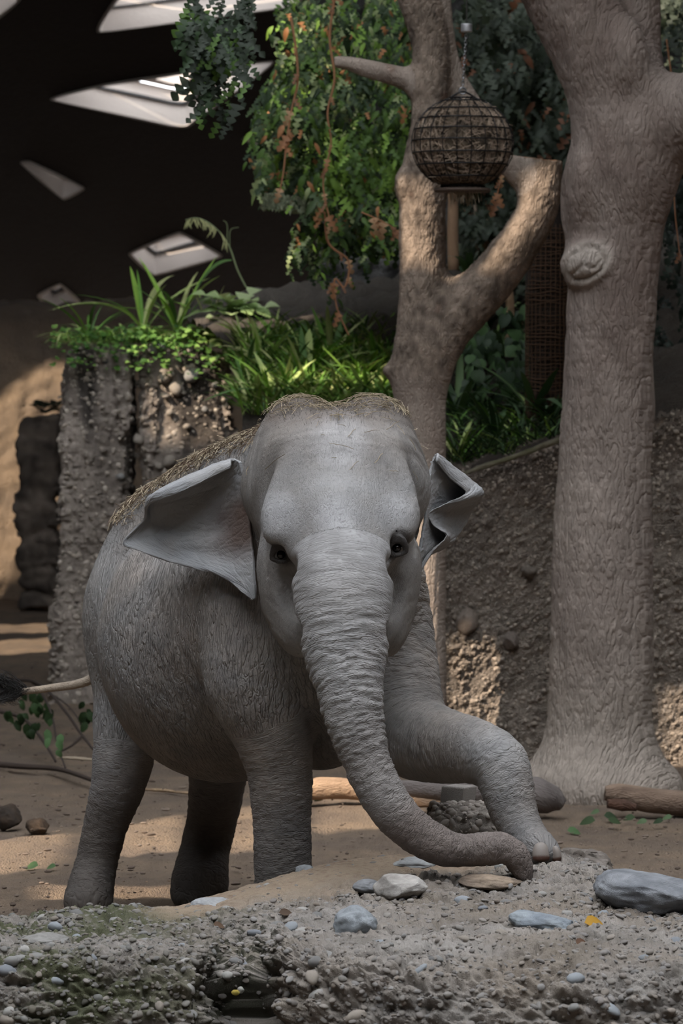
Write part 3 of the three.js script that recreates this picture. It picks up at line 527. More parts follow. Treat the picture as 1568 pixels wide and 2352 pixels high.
mesh('ear', earGeometry([
  [[552, 1062, 16.62], [546, 1058, 16.66], [540, 1056, 16.68], [532, 1056, 16.68], [530, 1066, 16.63], [528, 1076, 16.62]],
  [[556, 1085, 16.62], [540, 1080, 16.70], [515, 1072, 16.74], [494, 1069, 16.73], [488, 1080, 16.66], [490, 1094, 16.64]],
  [[560, 1108, 16.62], [525, 1108, 16.73], [480, 1096, 16.78], [448, 1089, 16.77], [440, 1100, 16.69], [446, 1116, 16.66]],
  [[564, 1130, 16.62], [515, 1135, 16.75], [440, 1124, 16.83], [390, 1117, 16.82], [384, 1124, 16.74], [396, 1138, 16.71]],
  [[567, 1155, 16.61], [505, 1165, 16.76], [410, 1150, 16.87], [354, 1138, 16.87], [346, 1143, 16.8], [356, 1152, 16.78]],
  [[570, 1180, 16.60], [500, 1195, 16.76], [400, 1185, 16.90], [342, 1158, 16.92], [336, 1164, 16.88], [338, 1168, 16.86]],
  [[573, 1205, 16.58], [500, 1222, 16.74], [400, 1218, 16.92], [345, 1196, 16.97], [334, 1192, 16.95], [333, 1192, 16.94]],
  [[576, 1228, 16.57], [495, 1244, 16.71], [390, 1240, 16.9], [325, 1236, 17.0], [300, 1240, 17.02], [281, 1249, 17.03]],
  [[578, 1250, 16.55], [505, 1268, 16.68], [420, 1268, 16.83], [375, 1270, 16.9], [345, 1268, 16.93], [318, 1262, 16.96]],
  [[580, 1272, 16.53], [525, 1290, 16.62], [470, 1295, 16.70], [435, 1294, 16.75], [410, 1292, 16.78], [390, 1287, 16.8]],
  [[582, 1295, 16.51], [548, 1308, 16.56], [515, 1314, 16.60], [495, 1314, 16.62], [482, 1312, 16.64], [468, 1308, 16.66]],
  [[583, 1318, 16.49], [566, 1328, 16.52], [549, 1334, 16.54], [540, 1336, 16.55], [532, 1336, 16.56], [524, 1334, 16.57]],
  [[585, 1345, 16.47], [578, 1352, 16.48], [572, 1355, 16.49], [567, 1357, 16.50], [561, 1358, 16.5], [553, 1359, 16.51]],
  [[587, 1374, 16.46], [585, 1376, 16.46], [583, 1377, 16.46], [582, 1377, 16.46], [580, 1377, 16.47], [577, 1377, 16.47]],
], 120, 150, .012, (i, j, x, y, z, s) => { const n = fbm(x * 7, y * 7, z * 7, 3); let c = mixc(earGrey, greyB, clamp(.25 + n * .9)); const b = sstep(.34, .06, i + .1 * n) * sstep(.15, .35, j) * sstep(.8, .55, j); c = mixc(c, earBrown, b * .9); const k = 1 + n * .3; return [c[0] * k, c[1] * k, c[2] * k]; }), earMat, elephant);
mesh('ear', earGeometry([
  [[990, 1062, 16.75], [996, 1052, 16.75], [1000, 1046, 16.75], [1004, 1043, 16.74], [1004, 1050, 16.71], [1003, 1060, 16.70]],
  [[986, 1092, 16.72], [1010, 1080, 16.8], [1030, 1072, 16.86], [1046, 1076, 16.86], [1042, 1090, 16.80], [1033, 1098, 16.77]],
  [[982, 1130, 16.7], [1015, 1120, 16.82], [1055, 1104, 16.95], [1084, 1106, 16.98], [1082, 1120, 16.90], [1070, 1132, 16.84]],
  [[978, 1160, 16.68], [1015, 1150, 16.85], [1072, 1136, 17.0], [1106, 1132, 17.02], [1084, 1140, 16.86], [1034, 1152, 16.76]],
  [[974, 1200, 16.66], [1010, 1185, 16.85], [1064, 1172, 17.0], [1084, 1170, 17.0], [1040, 1172, 16.86], [983, 1182, 16.7]],
  [[968, 1232, 16.64], [1000, 1220, 16.8], [1040, 1212, 16.92], [1060, 1214, 16.95], [1032, 1212, 16.85], [997, 1208, 16.7]],
  [[962, 1265, 16.62], [985, 1255, 16.72], [1010, 1245, 16.8], [1032, 1250, 16.84], [1031, 1240, 16.78], [1027, 1227, 16.7]],
  [[956, 1300, 16.6], [964, 1292, 16.66], [974, 1284, 16.7], [984, 1278, 16.72], [990, 1270, 16.70], [997, 1262, 16.68]],
  [[950, 1335, 16.58], [955, 1328, 16.62], [962, 1318, 16.64], [967, 1308, 16.65], [970, 1303, 16.65], [973, 1299, 16.65]],
  [[948, 1370, 16.56], [949, 1367, 16.58], [951, 1362, 16.6], [953, 1358, 16.6], [954, 1354, 16.61], [956, 1350, 16.61]],
], 110, 130, .012, (i, j, x, y, z, s) => { const n = fbm(x * 7, y * 7, z * 7, 3), f = noise(x * 120, y * 120, z * 120); let c = mixc(earGrey, greyB, clamp(.3 + n)); if (s > 0 && i > .62 && j > .3) c = mixc(c, earBack, .35 + .4 * clamp(f)); const k = 1 + n * .3; return [c[0] * k, c[1] * k, c[2] * k]; }), earMat, elephant);
// eyes
const eyeMat = std({ color: '#120c08', roughness: .18 });
for (const [x, y, d] of eyes) { const g = new THREE.SphereGeometry(.019, 20, 14); const p = at(x + (x < 780 ? 2 : -2), y + 4, d + .026).sub(ELE_BASE); g.translate(p.x, p.y, p.z); mesh('eye', g, eyeMat, elephant); }
// toenails of the bent foreleg
const nailMat = bumped({ vertexColors: true, roughness: .55 }, grainRelief, .0003, .2);
function nail(px, py, d, w, h, t, turn, tilt) {
  const m = finish(solid([ellPrim(V(0, -h * .2, 0), [w * 1.04, h * 1.2, t], .01), boxPrim(V(0, -h * 1.5, 0), [w * 2, h * .62, t * 3], .005, .01, -1)], V(-w * 1.4, -h * 1.5, -t * 2), V(w * 1.4, h * 1.4, t * 2.4), .0032), { push: (x, y, z) => -.25 * x * x / w, color: (x, y) => mixc(lin('#7d746d'), lin('#43291d'), sstep(-h * .25, -h * .55, y + .002 * noise(x * 200, y * 200, 1))), uv: (x, y, z) => [x, y] });
  m.rotateX(tilt); m.rotateY(turn); const p = at(px, py, d).sub(ELE_BASE); m.translate(p.x, p.y, p.z); tag(mesh('toenail', m, nailMat, elephant), 'pale toenail with brown lower edge');
}
{ const toe = [legFL, toeFL], d = surfaceAt(1243, 1956, toe); nail(1242, 1958, d + .008, .047, .044, .022, .02, -.3); nail(1277, 1962, surfaceAt(1274, 1960, toe) + .01, .022, .036, .022, .9, -.2); }
// tail tuft
{
  const r = rng(31), parts = [], root = at(55, 1588, 19.05);
  for (let i = 0; i < 260; i++) { const a = mix(-.6, 1, r()), s = at(mix(0, 70, r()), 1586 + (r() - .5) * 14, 19.05 + (r() - .5) * .05), e = at(mix(-70, 20, r()) + (a > .5 ? 30 : 0), a > .3 ? 1600 + r() * 22 : 1530 + r() * 40, 19.05 + (r() - .5) * .1), m = s.clone().lerp(e, .5).add(V(-.03, a > .3 ? -.02 : .03, 0)); parts.push(tube([s.sub(ELE_BASE), m.sub(ELE_BASE), e.sub(ELE_BASE)], [.0014, .0012, .0005], 3, 3)); }
  tag(mesh('tail_tuft', mergeGeometries(parts), std({ color: '#15110f', roughness: .5 }), elephant), 'black hair tuft at the end of the tail', null, null, 'stuff');
}
// sparse dark hair on crown and brow, and the hay lying on crown and back
const hairGeo = (() => { const g = new THREE.ConeGeometry(.0009, 1, 3, 1); g.translate(0, .5, 0); return g; })();
const strawGeo = (() => { const g = tube([V(0, 0, 0), V(.35, .03, .01), V(.7, .02, -.015), V(1, 0, 0)], [.008], 4, 2); g.translate(-.5, 0, 0); return g; })();
{
  const r = rng(5), hair = [], hay = [], up = V(0, 1, 0), q = new THREE.Quaternion(), B = ELE_BASE;
  for (let i = 0; i < eleN; i++) {
    const o = i * 3, x = eleRaw.pos[o], y = eleRaw.pos[o + 1], z = eleRaw.pos[o + 2], n = V(eleNormals[o], eleNormals[o + 1], eleNormals[o + 2]), c = charts[i];
    if (c === 7 && y > 2.3 + .05 * Math.abs(noise(x * 5, z * 5, 2)) && n.y > .05 && r() < .10 * sstep(2.3, 2.42, y)) { const d = n.clone().add(V((r() - .5) * .9, .25, (r() - .5) * .9)).normalize(); q.setFromUnitVectors(up, d); hair.push({ m: new THREE.Matrix4().compose(V(x - B.x, y - B.y, z - B.z), q, V(.8, .012 + r() * r() * .03, .8)) }); }
    else if (c === 0 && n.y > .25 && y > 1.7 && r() < .05) { const d = n.clone().add(V((r() - .5) * 1.2, .1, (r() - .5) * 1.2)).normalize(); q.setFromUnitVectors(up, d); hair.push({ m: new THREE.Matrix4().compose(V(x - B.x, y - B.y, z - B.z), q, V(.9, .012 + r() * .02, .9)) }); }
    const crown = c === 7 && y > 2.385 + .05 * noise(x * 8, z * 8, 1) && n.y > .25 ? .085 : c === 7 && y > 2.3 && n.y > .1 ? .006 : c === 7 && y > 2.12 ? .0012 : 0;
    const back = c === 0 && n.y > .5 && y > 1.83 ? .13 : 0;
    if (r() < crown + back) {
      const t = V(r() - .5, (r() - .5) * .45, r() - .5).normalize(); t.addScaledVector(n, -t.dot(n) * (.9 - .25 * r())).normalize(); const b = n.clone().addScaledVector(t, -n.dot(t)).normalize(), l = .035 + r() * r() * .12;
      const k = .5 + .7 * r(); hay.push({ m: basis(t, b, t.clone().cross(b), V(x, y, z).addScaledVector(n, .004 + r() * (back ? .02 : .012)), V(l, .11 + .08 * r(), .11 + .08 * r())), c: back && r() < .45 ? [.12 * k, .075 * k, .045 * k] : [.42 * k, .34 * k, .23 * k] });
    }
  }
  tag(instanced('hair', hairGeo, std({ color: '#241a15', roughness: .6 }), hair, elephant), 'sparse dark hair on crown and back');
  tag(instanced('hay', strawGeo, std({ color: '#ffffff', roughness: .8 }), hay), 'loose dry hay lying on the crown and back of the elephant', 'hay');
}
// ---------------------------------------------------------------- rocks and stones
const grey1 = lin('#918b85'), grey2 = lin('#6c665f'), moss = lin('#3b4020'), sandRock = lin('#95836f');
// the low conglomerate rock in front: four lines run along it (back foot, crest, middle, front lip), then its face goes down
const rockRow = (rows) => rows.map(([px, py, d]) => { const p = at(px, py, d); return [p.x, p.y, p.z]; });
const crest = rockRow([[-250, 2125, 15.1], [0, 2106, 15.3], [150, 2094, 15.5], [270, 2082, 15.7], [400, 2082, 15.8], [520, 2052, 16.1], [620, 2022, 16.2], [700, 1996, 16.3], [800, 1978, 16.4], [900, 1970, 16.5], [1000, 1972, 16.5], [1100, 1972, 16.5], [1280, 1972, 16.45], [1350, 1982, 16.3], [1395, 2008, 16.1], [1440, 2040, 15.9], [1500, 2062, 15.6], [1568, 2085, 15.5], [1800, 2125, 15.2]]);
const midLine = rockRow([[-250, 2160, 14.7], [0, 2150, 14.7], [300, 2140, 14.8], [520, 2120, 15.0], [640, 2095, 15.2], [760, 2080, 15.2], [1000, 2065, 15.3], [1300, 2072, 15.2], [1568, 2130, 14.9], [1800, 2150, 14.7]]);
const lip = rockRow([[-250, 2225, 14.0], [0, 2215, 14.05], [300, 2205, 14.1], [450, 2215, 14.1], [520, 2235, 14.3], [575, 2235, 14.35], [640, 2195, 14.1], [720, 2205, 13.9], [850, 2225, 13.8], [1000, 2245, 13.7], [1300, 2255, 13.65], [1800, 2262, 13.6]]);
function rockProfile(x) {
  const a = lookup(crest, x), m = lookup(midLine, x), l = lookup(lip, x), notch = .0;
  return [[a[0] * .2 - .12, a[1] - .5], [a[0] * .75, a[1] - .22], a, m, l, [l[0] - .13, l[1] + .1], [l[0] * .45 - .08, l[1] + .2 - notch], [-.12, l[1] + .34 - notch]];
}
function rockHeight(x, z) { const p = rockProfile(x); for (let i = 1; i < p.length; i++) if (z <= p[i][1]) { const t = (z - p[i - 1][1]) / (p[i][1] - p[i - 1][1]); return mix(p[i - 1][0], p[i][0], clamp(t)); } return 0; }
function onRock(px, py) { let q = at(px, py, 17.2); for (let d = 17.2; d > 13; d -= .01) { const p = at(px, py, d); if (p.y <= rockHeight(p.x, p.z)) q = p; else if (q.z > -17) break; } return q; }
const sandy = (x, z) => { const a = lookup(crest, x), t = (z - a[1]); return sstep(-.85, -.6, x + .15 * noise(x * 2, z * 2, 1)) * sstep(.75, .45, x) * sstep(.95, .45, t + .25 * noise(x * 3, z * 3, 5)); };
const rockRelief = (x, y, z, ny) => {
  const s = sandy(x, z), face = 1 - sstep(.25, .7, ny);
  const big = .06 * fbm(x * 2.1, y * 3, z * 2.1, 3), lay = .035 * fbm(x * 2.5, y * 16, z * 2.5, 3) * (.4 + face);
  const l1 = lumps(x * 8, y * 11, z * 8), l2 = lumps(x * 22, y * 26, z * 22), l3 = lumps(x * 50, y * 60, z * 50);
  return (big * .5 + lay) * (1 - .5 * s) + (1 - .82 * s) * (.034 * (l1 - .5) * (.6 + face) + .018 * (l2 - .5) + .009 * l3 - .03 * crease(noise(x * 6, y * 6, z * 6), .1)) + s * (.004 * noise(x * 14, 1, z * 14) + .0025 * noise(x * 70, 1, z * 70));
};
const rockBase = V(0, 0, -15), frontRock = thing('rock', 'broad pebbly conglomerate rock across the foot of the picture with moss patches', 'rock', rockBase);
let rockSpots;
{
  const nu = 540, nv = 420, keys = [0, .05, .1, .42, .74, .8, .9, 1], pos = new Float32Array(nu * nv * 3), idx = new Uint32Array((nu - 1) * (nv - 1) * 6); let q = 0;
  for (let i = 0; i < nu; i++) { const x = mix(-2.35, 2.35, i / (nu - 1)), p = rockProfile(x), cu = new THREE.CatmullRomCurve3(p.map((r) => V(x, r[0], r[1])), false, 'centripetal');
    for (let j = 0; j < nv; j++) { const v = j / (nv - 1); let k = 0; while (k < 6 && v > keys[k + 1]) k++; const c = cu.getPoint((k + clamp((v - keys[k]) / (keys[k + 1] - keys[k]))) / 7), o = (j * nu + i) * 3; pos[o] = c.x; pos[o + 1] = c.y; pos[o + 2] = c.z; } }
  for (let j = 0; j < nv - 1; j++) for (let i = 0; i < nu - 1; i++) { const o = j * nu + i; idx.set([o, o + nu, o + nu + 1, o, o + nu + 1, o + 1], q); q += 6; }
  const hs = new Float32Array(nu * nv), g = finish({ pos, idx }, {
    push: (x, y, z, nx, ny, nz, i) => hs[i] = rockRelief(x, y, z, ny) - (Math.abs(x + .38) < .13 ? .12 * sstep(.13, .02, Math.abs(x + .38 + .04 * noise(y * 8, z * 5, 1))) * sstep(.85, .4, ny) : 0),
    color: (x, y, z, nx, ny, nz, i) => {
      const n = fbm(x * 3, y * 3, z * 3, 4), m = fbm(x * 1.7 + 3, y * 4, z * 1.7, 4), f = noise(x * 45, y * 45, z * 45), s = sandy(x, z);
      let c = mixc(grey1, grey2, clamp(.5 + 1.4 * n + .25 * f)); c = mixc(c, lin('#8a7a6c'), clamp(.2 + m)); const left = sstep(-.1, -.9, x); c = mixc(c, moss, clamp(sstep(-.06, .2, m + .1 * f + .1 * left) * (.12 + .75 * left)));
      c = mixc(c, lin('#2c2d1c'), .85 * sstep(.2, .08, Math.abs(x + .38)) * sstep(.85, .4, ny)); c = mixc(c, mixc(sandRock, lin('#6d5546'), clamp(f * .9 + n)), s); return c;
    }, uv: (x, y, z) => [x, z + y] });
  mesh('body', rooted(g, rockBase), bumped({ vertexColors: true, roughness: .93 }, grainRelief, .004, .12), frontRock);
  rockSpots = { pos: g.attributes.position.array, nrm: g.attributes.normal.array, nu, nv };
}
function pebbleGeo(seed, detail = 1, rough = .22) {
  const g = new THREE.IcosahedronGeometry(1, detail); const p = g.attributes.position, r = rng(seed), o = r() * 50; const cuts = [0, 1, 2, 3].map(() => ({ n: V(r() - .5, r() - .5, r() - .5).normalize(), d: .62 + .25 * r() }));
  const seen = new Map(), idx = [], pos = [];
  for (let i = 0; i < p.count; i++) {
    const v = V(p.getX(i), p.getY(i), p.getZ(i)), key = v.toArray().map((t) => Math.round(t * 1e4)).join(); let id = seen.get(key);
    if (id === undefined) { id = pos.length / 3; seen.set(key, id); for (const c of cuts) { const k = v.dot(c.n) - c.d; if (k > 0) v.addScaledVector(c.n, -k * .75); } v.multiplyScalar(1 + rough * fbm(v.x * 1.4 + o, v.y * 1.4, v.z * 1.4, 3)); pos.push(v.x, v.y, v.z); }
    idx.push(id);
  }
  const uv = []; for (let i = 0; i < pos.length; i += 3) uv.push(pos[i] + pos[i + 2], pos[i + 1] + pos[i + 2] * .5);
  return geo(pos, idx, uv);
}
const pebbleGeos = [1, 2, 3, 4, 5, 6].map((s) => pebbleGeo(s, 1)), pebbleMats = ['#84888c', '#75787d', '#97948f', '#867d73', '#6b6967', '#7e7c79'].map((c) => bumped({ color: c, roughness: .82 }, grainRelief, .0008, 1.4));
{ // pebbles set in the rock: the larger ones one by one, the small ones as stuff
  const r = rng(77), { pos, nrm, nu, nv } = rockSpots, large = [], small = [];
  for (let k = 0; k < 24000; k++) {
    const i = (r() * nu) | 0, j = ((.1 + .9 * r()) * nv) | 0, o = (j * nu + i) * 3, n = V(nrm[o], nrm[o + 1], nrm[o + 2]), p = V(pos[o], pos[o + 1], pos[o + 2]), s = sandy(p.x, p.z + rockBase.z);
    const size = .0045 + .012 * Math.pow(r(), 3) + (r() < .022 ? .024 * r() : 0); if (s > .35 && r() < .93) continue; if (Math.abs(p.x) > 2.1) continue;
    const up = n.clone().lerp(V(0, 1, 0), .5).normalize(), t = V(r() - .5, 0, r() - .5); t.addScaledVector(up, -t.dot(up)).normalize();
    const e = { m: basis(t, up, t.clone().cross(up), p.addScaledVector(n, -size * .16), V(size * (1 + .5 * r()), size * (.5 + .3 * r()), size * (.8 + .3 * r()))), g: (r() * 6) | 0, c: (r() * 6) | 0, size, tint: mixc(mixc(mixc(grey1, grey2, r()), lin('#7a6a5c'), r() * .6), lin('#4c4b3c'), r() * .8 * sstep(-.2, -.9, p.x)) };
    (size > .0165 ? large : small).push(e);
  }
  large.sort((a, b) => b.size - a.size);
  large.slice(0, 280).forEach((e) => { const o = mesh('pebble', pebbleGeos[e.g], pebbleMats[e.c], frontRock); o.applyMatrix4(e.m); });
  const rest = small.concat(large.slice(280)); for (let g = 0; g < 3; g++) instanced('pebbles', pebbleGeos[g], bumped({ color: '#ffffff', roughness: .85 }, grainRelief, .0006, 1.4), rest.filter((e, i) => i % 3 === g).map((e) => ({ m: e.m, c: mixc(pebbleMats[e.c].color.toArray(), e.tint, .7) })), frontRock);
}
// small stones cemented into a rough face, as one mass
function embed(parent, g, n, facing, lo, hi, hues, seed, keep = () => true) {
  const P = g.attributes.position, N = g.attributes.normal, r = rng(seed), list = [];
  for (let k = 0, guard = 0; k < n && guard < n * 40; guard++) {
    const i = (r() * P.count) | 0, nn = V(N.getX(i), N.getY(i), N.getZ(i)), p = V(P.getX(i), P.getY(i), P.getZ(i)); if (nn.z < facing || !keep(p)) continue; k++;
    const s = lo + (hi - lo) * Math.pow(r(), 3), t = V(r() - .5, r() - .5, r() - .5); t.addScaledVector(nn, -t.dot(nn)).normalize();
    list.push({ m: basis(t, nn, t.clone().cross(nn), p.addScaledVector(nn, -s * .2), V(s * (1 + .4 * r()), s * .7, s * (.7 + .4 * r()))), c: mixc(lin(hues[(r() * hues.length) | 0]), lin(hues[0]), r()) });
  }
  return instanced('pebbles', pebbleGeos[seed % 6], std({ color: '#ffffff', roughness: .9 }), list, parent);
}
// loose stones lying on it
function stone(label, px, py, w, h, deep, colour, seed, { lift = .35, turn = 0, roll = 0, colour2 = null, dist = null, name = 'stone', rough = .25, group = null, pitch = 0 } = {}) {
  const base = dist ? at(px, py, dist) : onRock(px, py), d = -base.z, k = 1 / pxm(d), g = pebbleGeo(seed, 12, rough), A = lin(colour), B = lin(colour2 ?? colour), col = [], p = g.attributes.position;
  g.scale(w * k / 2, h * k / 2 * 1.15, deep / 2); g.rotateX(pitch); g.rotateZ(roll); g.rotateY(turn); g.translate(0, h * k * lift, 0);
  for (let i = 0; i < p.count; i++) { const x = p.getX(i), y = p.getY(i), z = p.getZ(i), n = fbm(x * 9 + seed, y * 9, z * 9, 4), v = crease(noise(x * 14, y * 14 + seed, z * 14), .06), c = mixc(A, B, clamp(.5 + n * 2)), f = 1 + .25 * noise(x * 60, y * 60, z * 60) - .12 * v; col.push(c[0] * f, c[1] * f, c[2] * f); }
  g.setAttribute('color', new THREE.BufferAttribute(new Float32Array(col), 3)); g.computeVertexNormals();
  const o = tag(mesh(name, g, bumped({ vertexColors: true, roughness: .78 }, grainRelief, .003, 1), scene), label, 'stone', group); o.position.copy(base); return o;
}
stone('large blue-grey boulder at the right end of the front rock', 1482, 2084, 240, 84, .5, '#7f8185', 11, { lift: .42, roll: -.12, colour2: '#616469', rough: .3 });
stone('rounded whitish stone on the front rock, below the trunk', 918, 2060, 124, 56, .22, '#b0aba5', 12, { lift: .36, colour2: '#8f8983' });
stone('small blue-grey stone touching the left of the whitish rounded stone', 842, 2046, 72, 28, .16, '#8a8b8e', 13, { lift: .35, colour2: '#6d7076' });
stone('upright light blue stone with a sharp crest set in the rock', 815, 2148, 102, 74, .18, '#93989c', 14, { lift: .33, roll: .1, colour2: '#7d8287', rough: .32 });
stone('flat slanted blue-grey stone just left of the yellow leaf', 1245, 2132, 165, 46, .3, '#8d9499', 15, { lift: .3, roll: -.1, colour2: '#6b727b' });
stone('pale lens-shaped stone with a thin white vein, beside the trunk', 948, 2001, 104, 24, .25, '#a3a4a4', 16, { lift: .75 });
stone('long flat tan stone right under the trunk tip', 1128, 2034, 150, 30, .28, '#94826f', 17, { lift: .3, roll: -.04, colour2: '#7d6d5e' });
stone('flat pale stone on sandy ledge left of the middle', 486, 2082, 96, 26, .26, '#a2a3a4', 18, { lift: .22 });
stone('pale flat stone on the mossy left end of the rock', 100, 2172, 118, 32, .24, '#8a8783', 19, { lift: .3 });
stone('small pale stone at the crest of the sandy slope', 700, 2006, 44, 22, .1, '#a0a3a6', 20, { lift: .35 });
stone('small shiny white pebble in the gap under the trunk curl', 1148, 2003, 26, 24, .05, '#b9b9b5', 21, { lift: .4 });
stone('small pinkish-grey rounded stone on mossy slope', 795 - 400, 2192, 30, 16, .05, '#8f8a8c', 22, { lift: .4 });
stone('small whitish pebble beside a yellow one in the dark cleft', 552, 2281, 18, 14, .03, '#c9c6bd', 23, { lift: .5 });
stone('small yellow pebble in the dark mossy cleft', 541, 2286, 20, 12, .03, '#c9b04a', 24, { lift: .5 });
// rough chunk behind the trunk, beside the post
{
  const p0 = at(1065, 1972, 16.95), c = at(1065, 1918, 16.95); p0.y = .02;
  const m = solid([ellPrim(c, [.2, .15, .17], .05), ellPrim(at(1125, 1925, 16.9), [.11, .13, .13], .06), ellPrim(V(c.x, .15, c.z), [.26, .25, .24], .1)], V(c.x - .4, 0, c.z - .4), V(c.x + .4, 1, c.z + .4), .010, (x, y, z) => -.06 * fbm(x * 9, y * 10, z * 9, 4) - .014 * lumps(x * 19 + 2 * noise(x * 9, y * 9, z * 9), y * 24, z * 19) + .012, .06);
  const g = finish(m, { color: (x, y, z) => { const n = fbm(x * 12, y * 12, z * 12, 3); return mixc(lin('#a59c93'), lin('#756c64'), clamp(.45 + 1.6 * n)); }, uv: (x, y, z) => [x + z, y] });
  const o = tag(mesh('rock', rooted(g, p0), bumped({ vertexColors: true, roughness: .9 }, grainRelief, .004, .1), scene), 'jagged lump of conglomerate between trunk and bent foreleg, at the post', 'rock'); o.position.copy(p0); embed(o, o.geometry, 420, -.1, .006, .024, ['#a59c93', '#8d847c', '#b5ada5', '#7b726a'], 7, (p) => p.y > .35);
}
// broken rock edge behind the raised foot
{
  const p0 = at(1325, 2010, 16.75); p0.y = .02; const c = at(1330, 1995, 16.75);
  const m = solid([boxPrim(V(c.x, .22, c.z), [.16, .245, .25], .08, .05), boxPrim(V(c.x - .16, .2, c.z), [.2, .25, .2], .08, .08)], V(c.x - .6, 0, c.z - .5), V(c.x + .4, .8, c.z + .5), .012, (x, y, z) => -.05 * fbm(x * 5, y * 15, z * 5, 3) - .025 * lumps(x * 16, y * 24, z * 16) + .03, .06);
  const g = finish(m, { color: (x, y, z) => { const n = fbm(x * 10, y * 20, z * 10, 3); return mixc(lin('#8a8179'), lin('#50473f'), clamp(.5 + 1.5 * n)); }, uv: (x, y, z) => [x + z, y] });
  const o = tag(mesh('rock', rooted(g, p0), bumped({ vertexColors: true, roughness: .9 }, grainRelief, .004, .1), scene), 'layered dark rock edge right of the raised toes', 'rock'); o.position.copy(p0);
}
// tall rock column on the left
const columnBase = onGround(325, 1608);
{
  const D = -columnBase.z, s = 1 / pxm(D), X = (px) => pxX(px, D), Y = (py) => pxY(py, D), zf = -D;
  const box = (x0, x1, y0, y1, zc, hz, k, roll = 0) => boxPrim(V((X(x0) + X(x1)) / 2, (Y(y0) + Y(y1)) / 2, zf + zc), [(X(x1) - X(x0)) / 2, (Y(y1) - Y(y0)) / 2, hz], .09, k, 1, 0, roll);
  const prims = [box(122, 302, 1640, 790, -.45, .5, .05, -.02), box(312, 536, 1640, 800, -.5, .52, .05), box(300, 380, 1640, 1190, -.4, .45, .1), box(108, 330, 1640, 1390, -.38, .5, .12), box(330, 556, 1640, 980, -.6, .5, .1),
    ellPrim(at(172, 1400, D - .35), [.16, .07, .2], .06, -1, 0, -.6)];
  const m = solid(prims, V(X(60), -.1, zf - 1.4), V(X(620), 3.1, zf + .4), .019, (x, y, z) => -.07 * fbm(x * 2.4, y * 2.2, z * 2.4, 3) - .04 * lumps(x * 10, y * 10, z * 10) * (.6 + noise(x * 3, y * 3, z * 3)) - .035 * lumps(x * 24, y * 24, z * 24) + .065 + .05 * crease(noise(x * 4.5, y * .8, z * 4), .1) * sstep(1.2, 2, y), .09);
  const column = thing('rock_column', 'tall split rock column on the left with plants growing over its top', 'rock', columnBase);
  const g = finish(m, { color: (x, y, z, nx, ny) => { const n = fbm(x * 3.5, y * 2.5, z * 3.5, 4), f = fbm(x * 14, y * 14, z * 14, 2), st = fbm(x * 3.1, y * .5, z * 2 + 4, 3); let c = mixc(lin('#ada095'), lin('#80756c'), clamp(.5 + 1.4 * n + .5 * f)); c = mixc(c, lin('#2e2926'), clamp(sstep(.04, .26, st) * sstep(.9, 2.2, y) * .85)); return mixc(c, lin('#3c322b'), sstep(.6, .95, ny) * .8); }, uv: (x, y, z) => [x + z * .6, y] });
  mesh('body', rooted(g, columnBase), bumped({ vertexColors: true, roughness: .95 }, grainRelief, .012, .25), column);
  embed(column, g, 5200, .15, .007, .024, ['#8d8378', '#a3988d', '#6f665e', '#95897c', '#b0a699'], 3);
  const r = rng(5); const spots = [[404, 893, 17], [377, 868, 16], [440, 862, 19], [362, 800, 20], [318, 1010, 13], [388, 1060, 16], [350, 905, 9], [470, 940, 8], [240, 830, 8], [430, 980, 9]];
  for (let i = 0; i < 26; i++) spots.push([150 + r() * 370, 850 + r() * 700, 5 + r() * 6]);
  spots.forEach(([px, py, s2], i) => { const p = at(px, py, D + .02 - .01 * (px > 310)).sub(columnBase), k = s2 * s, o = mesh('pebble', pebbleGeos[i % 6], pebbleMats[[3, 3, 5, 4, 3][i % 5]], column); o.position.copy(p); o.scale.set(k * 1.15, k * .85, k); o.rotation.set(r() * .6, r() * 3, r() * .6); });
}
// stones showing in the right wall
{ const w = scene.children.find((o) => o.name === 'wall_right'); embed(w, w.geometry, 6000, .3, .006, .016, ['#8f8377', '#a2968a', '#766b61', '#998c7e'], 5, (p) => p.x > .55 && p.x < 2.4); }
for (const [px, py, w, h, c, l] of [[1072, 1428, 52, 56, '#8f8176', 'large rounded stone set in the right wall beside the pale trunk'], [1173, 1472, 38, 38, '#82766d', 'round brown stone set in the right wall between two sunlit strips'], [1214, 1311, 36, 26, '#857a70', 'small rounded stone in the shaded right wall, touching the big tree']])
  stone(l, px, py + h / 2, w, h, .16, c, px, { dist: RW - .02, lift: .5, rough: .12 });
// dark stump of rock by the far wall
{
  const b = onGround(78, 1398), D = -b.z, X = (px) => pxX(px, D), Y = (py) => pxY(py, D);
  const m = solid([boxPrim(V((X(30) + X(140)) / 2, Y(955) / 2, -D - .3), [(X(140) - X(30)) / 2, Y(955) / 2 + .05, .35], .08, .05)], V(X(-20), -.1, -D - 1), V(X(200), 2.6, -D + .5), .025, (x, y, z) => -.09 * fbm(x * 2.4, y * 3.2, z * 2.4, 3) - .05 * lumps(x * 6, y * 6, z * 6) + .05 + .06 * crease(noise(x * 1.2, y * 2.6, 3.3), .12), .1);
  const o = tag(mesh('rock', rooted(finish(m, { color: (x, y, z) => mixc(lin('#84776b'), lin('#463e38'), clamp(.5 + 1.6 * fbm(x * 3, y * 4, z * 3, 3))), uv: (x, y, z) => [x + z, y] }), b), bumped({ vertexColors: true, roughness: .95 }, grainRelief, .012, .25), scene), 'dark square rock stump against the sunlit far wall', 'rock'); o.position.copy(b);
}
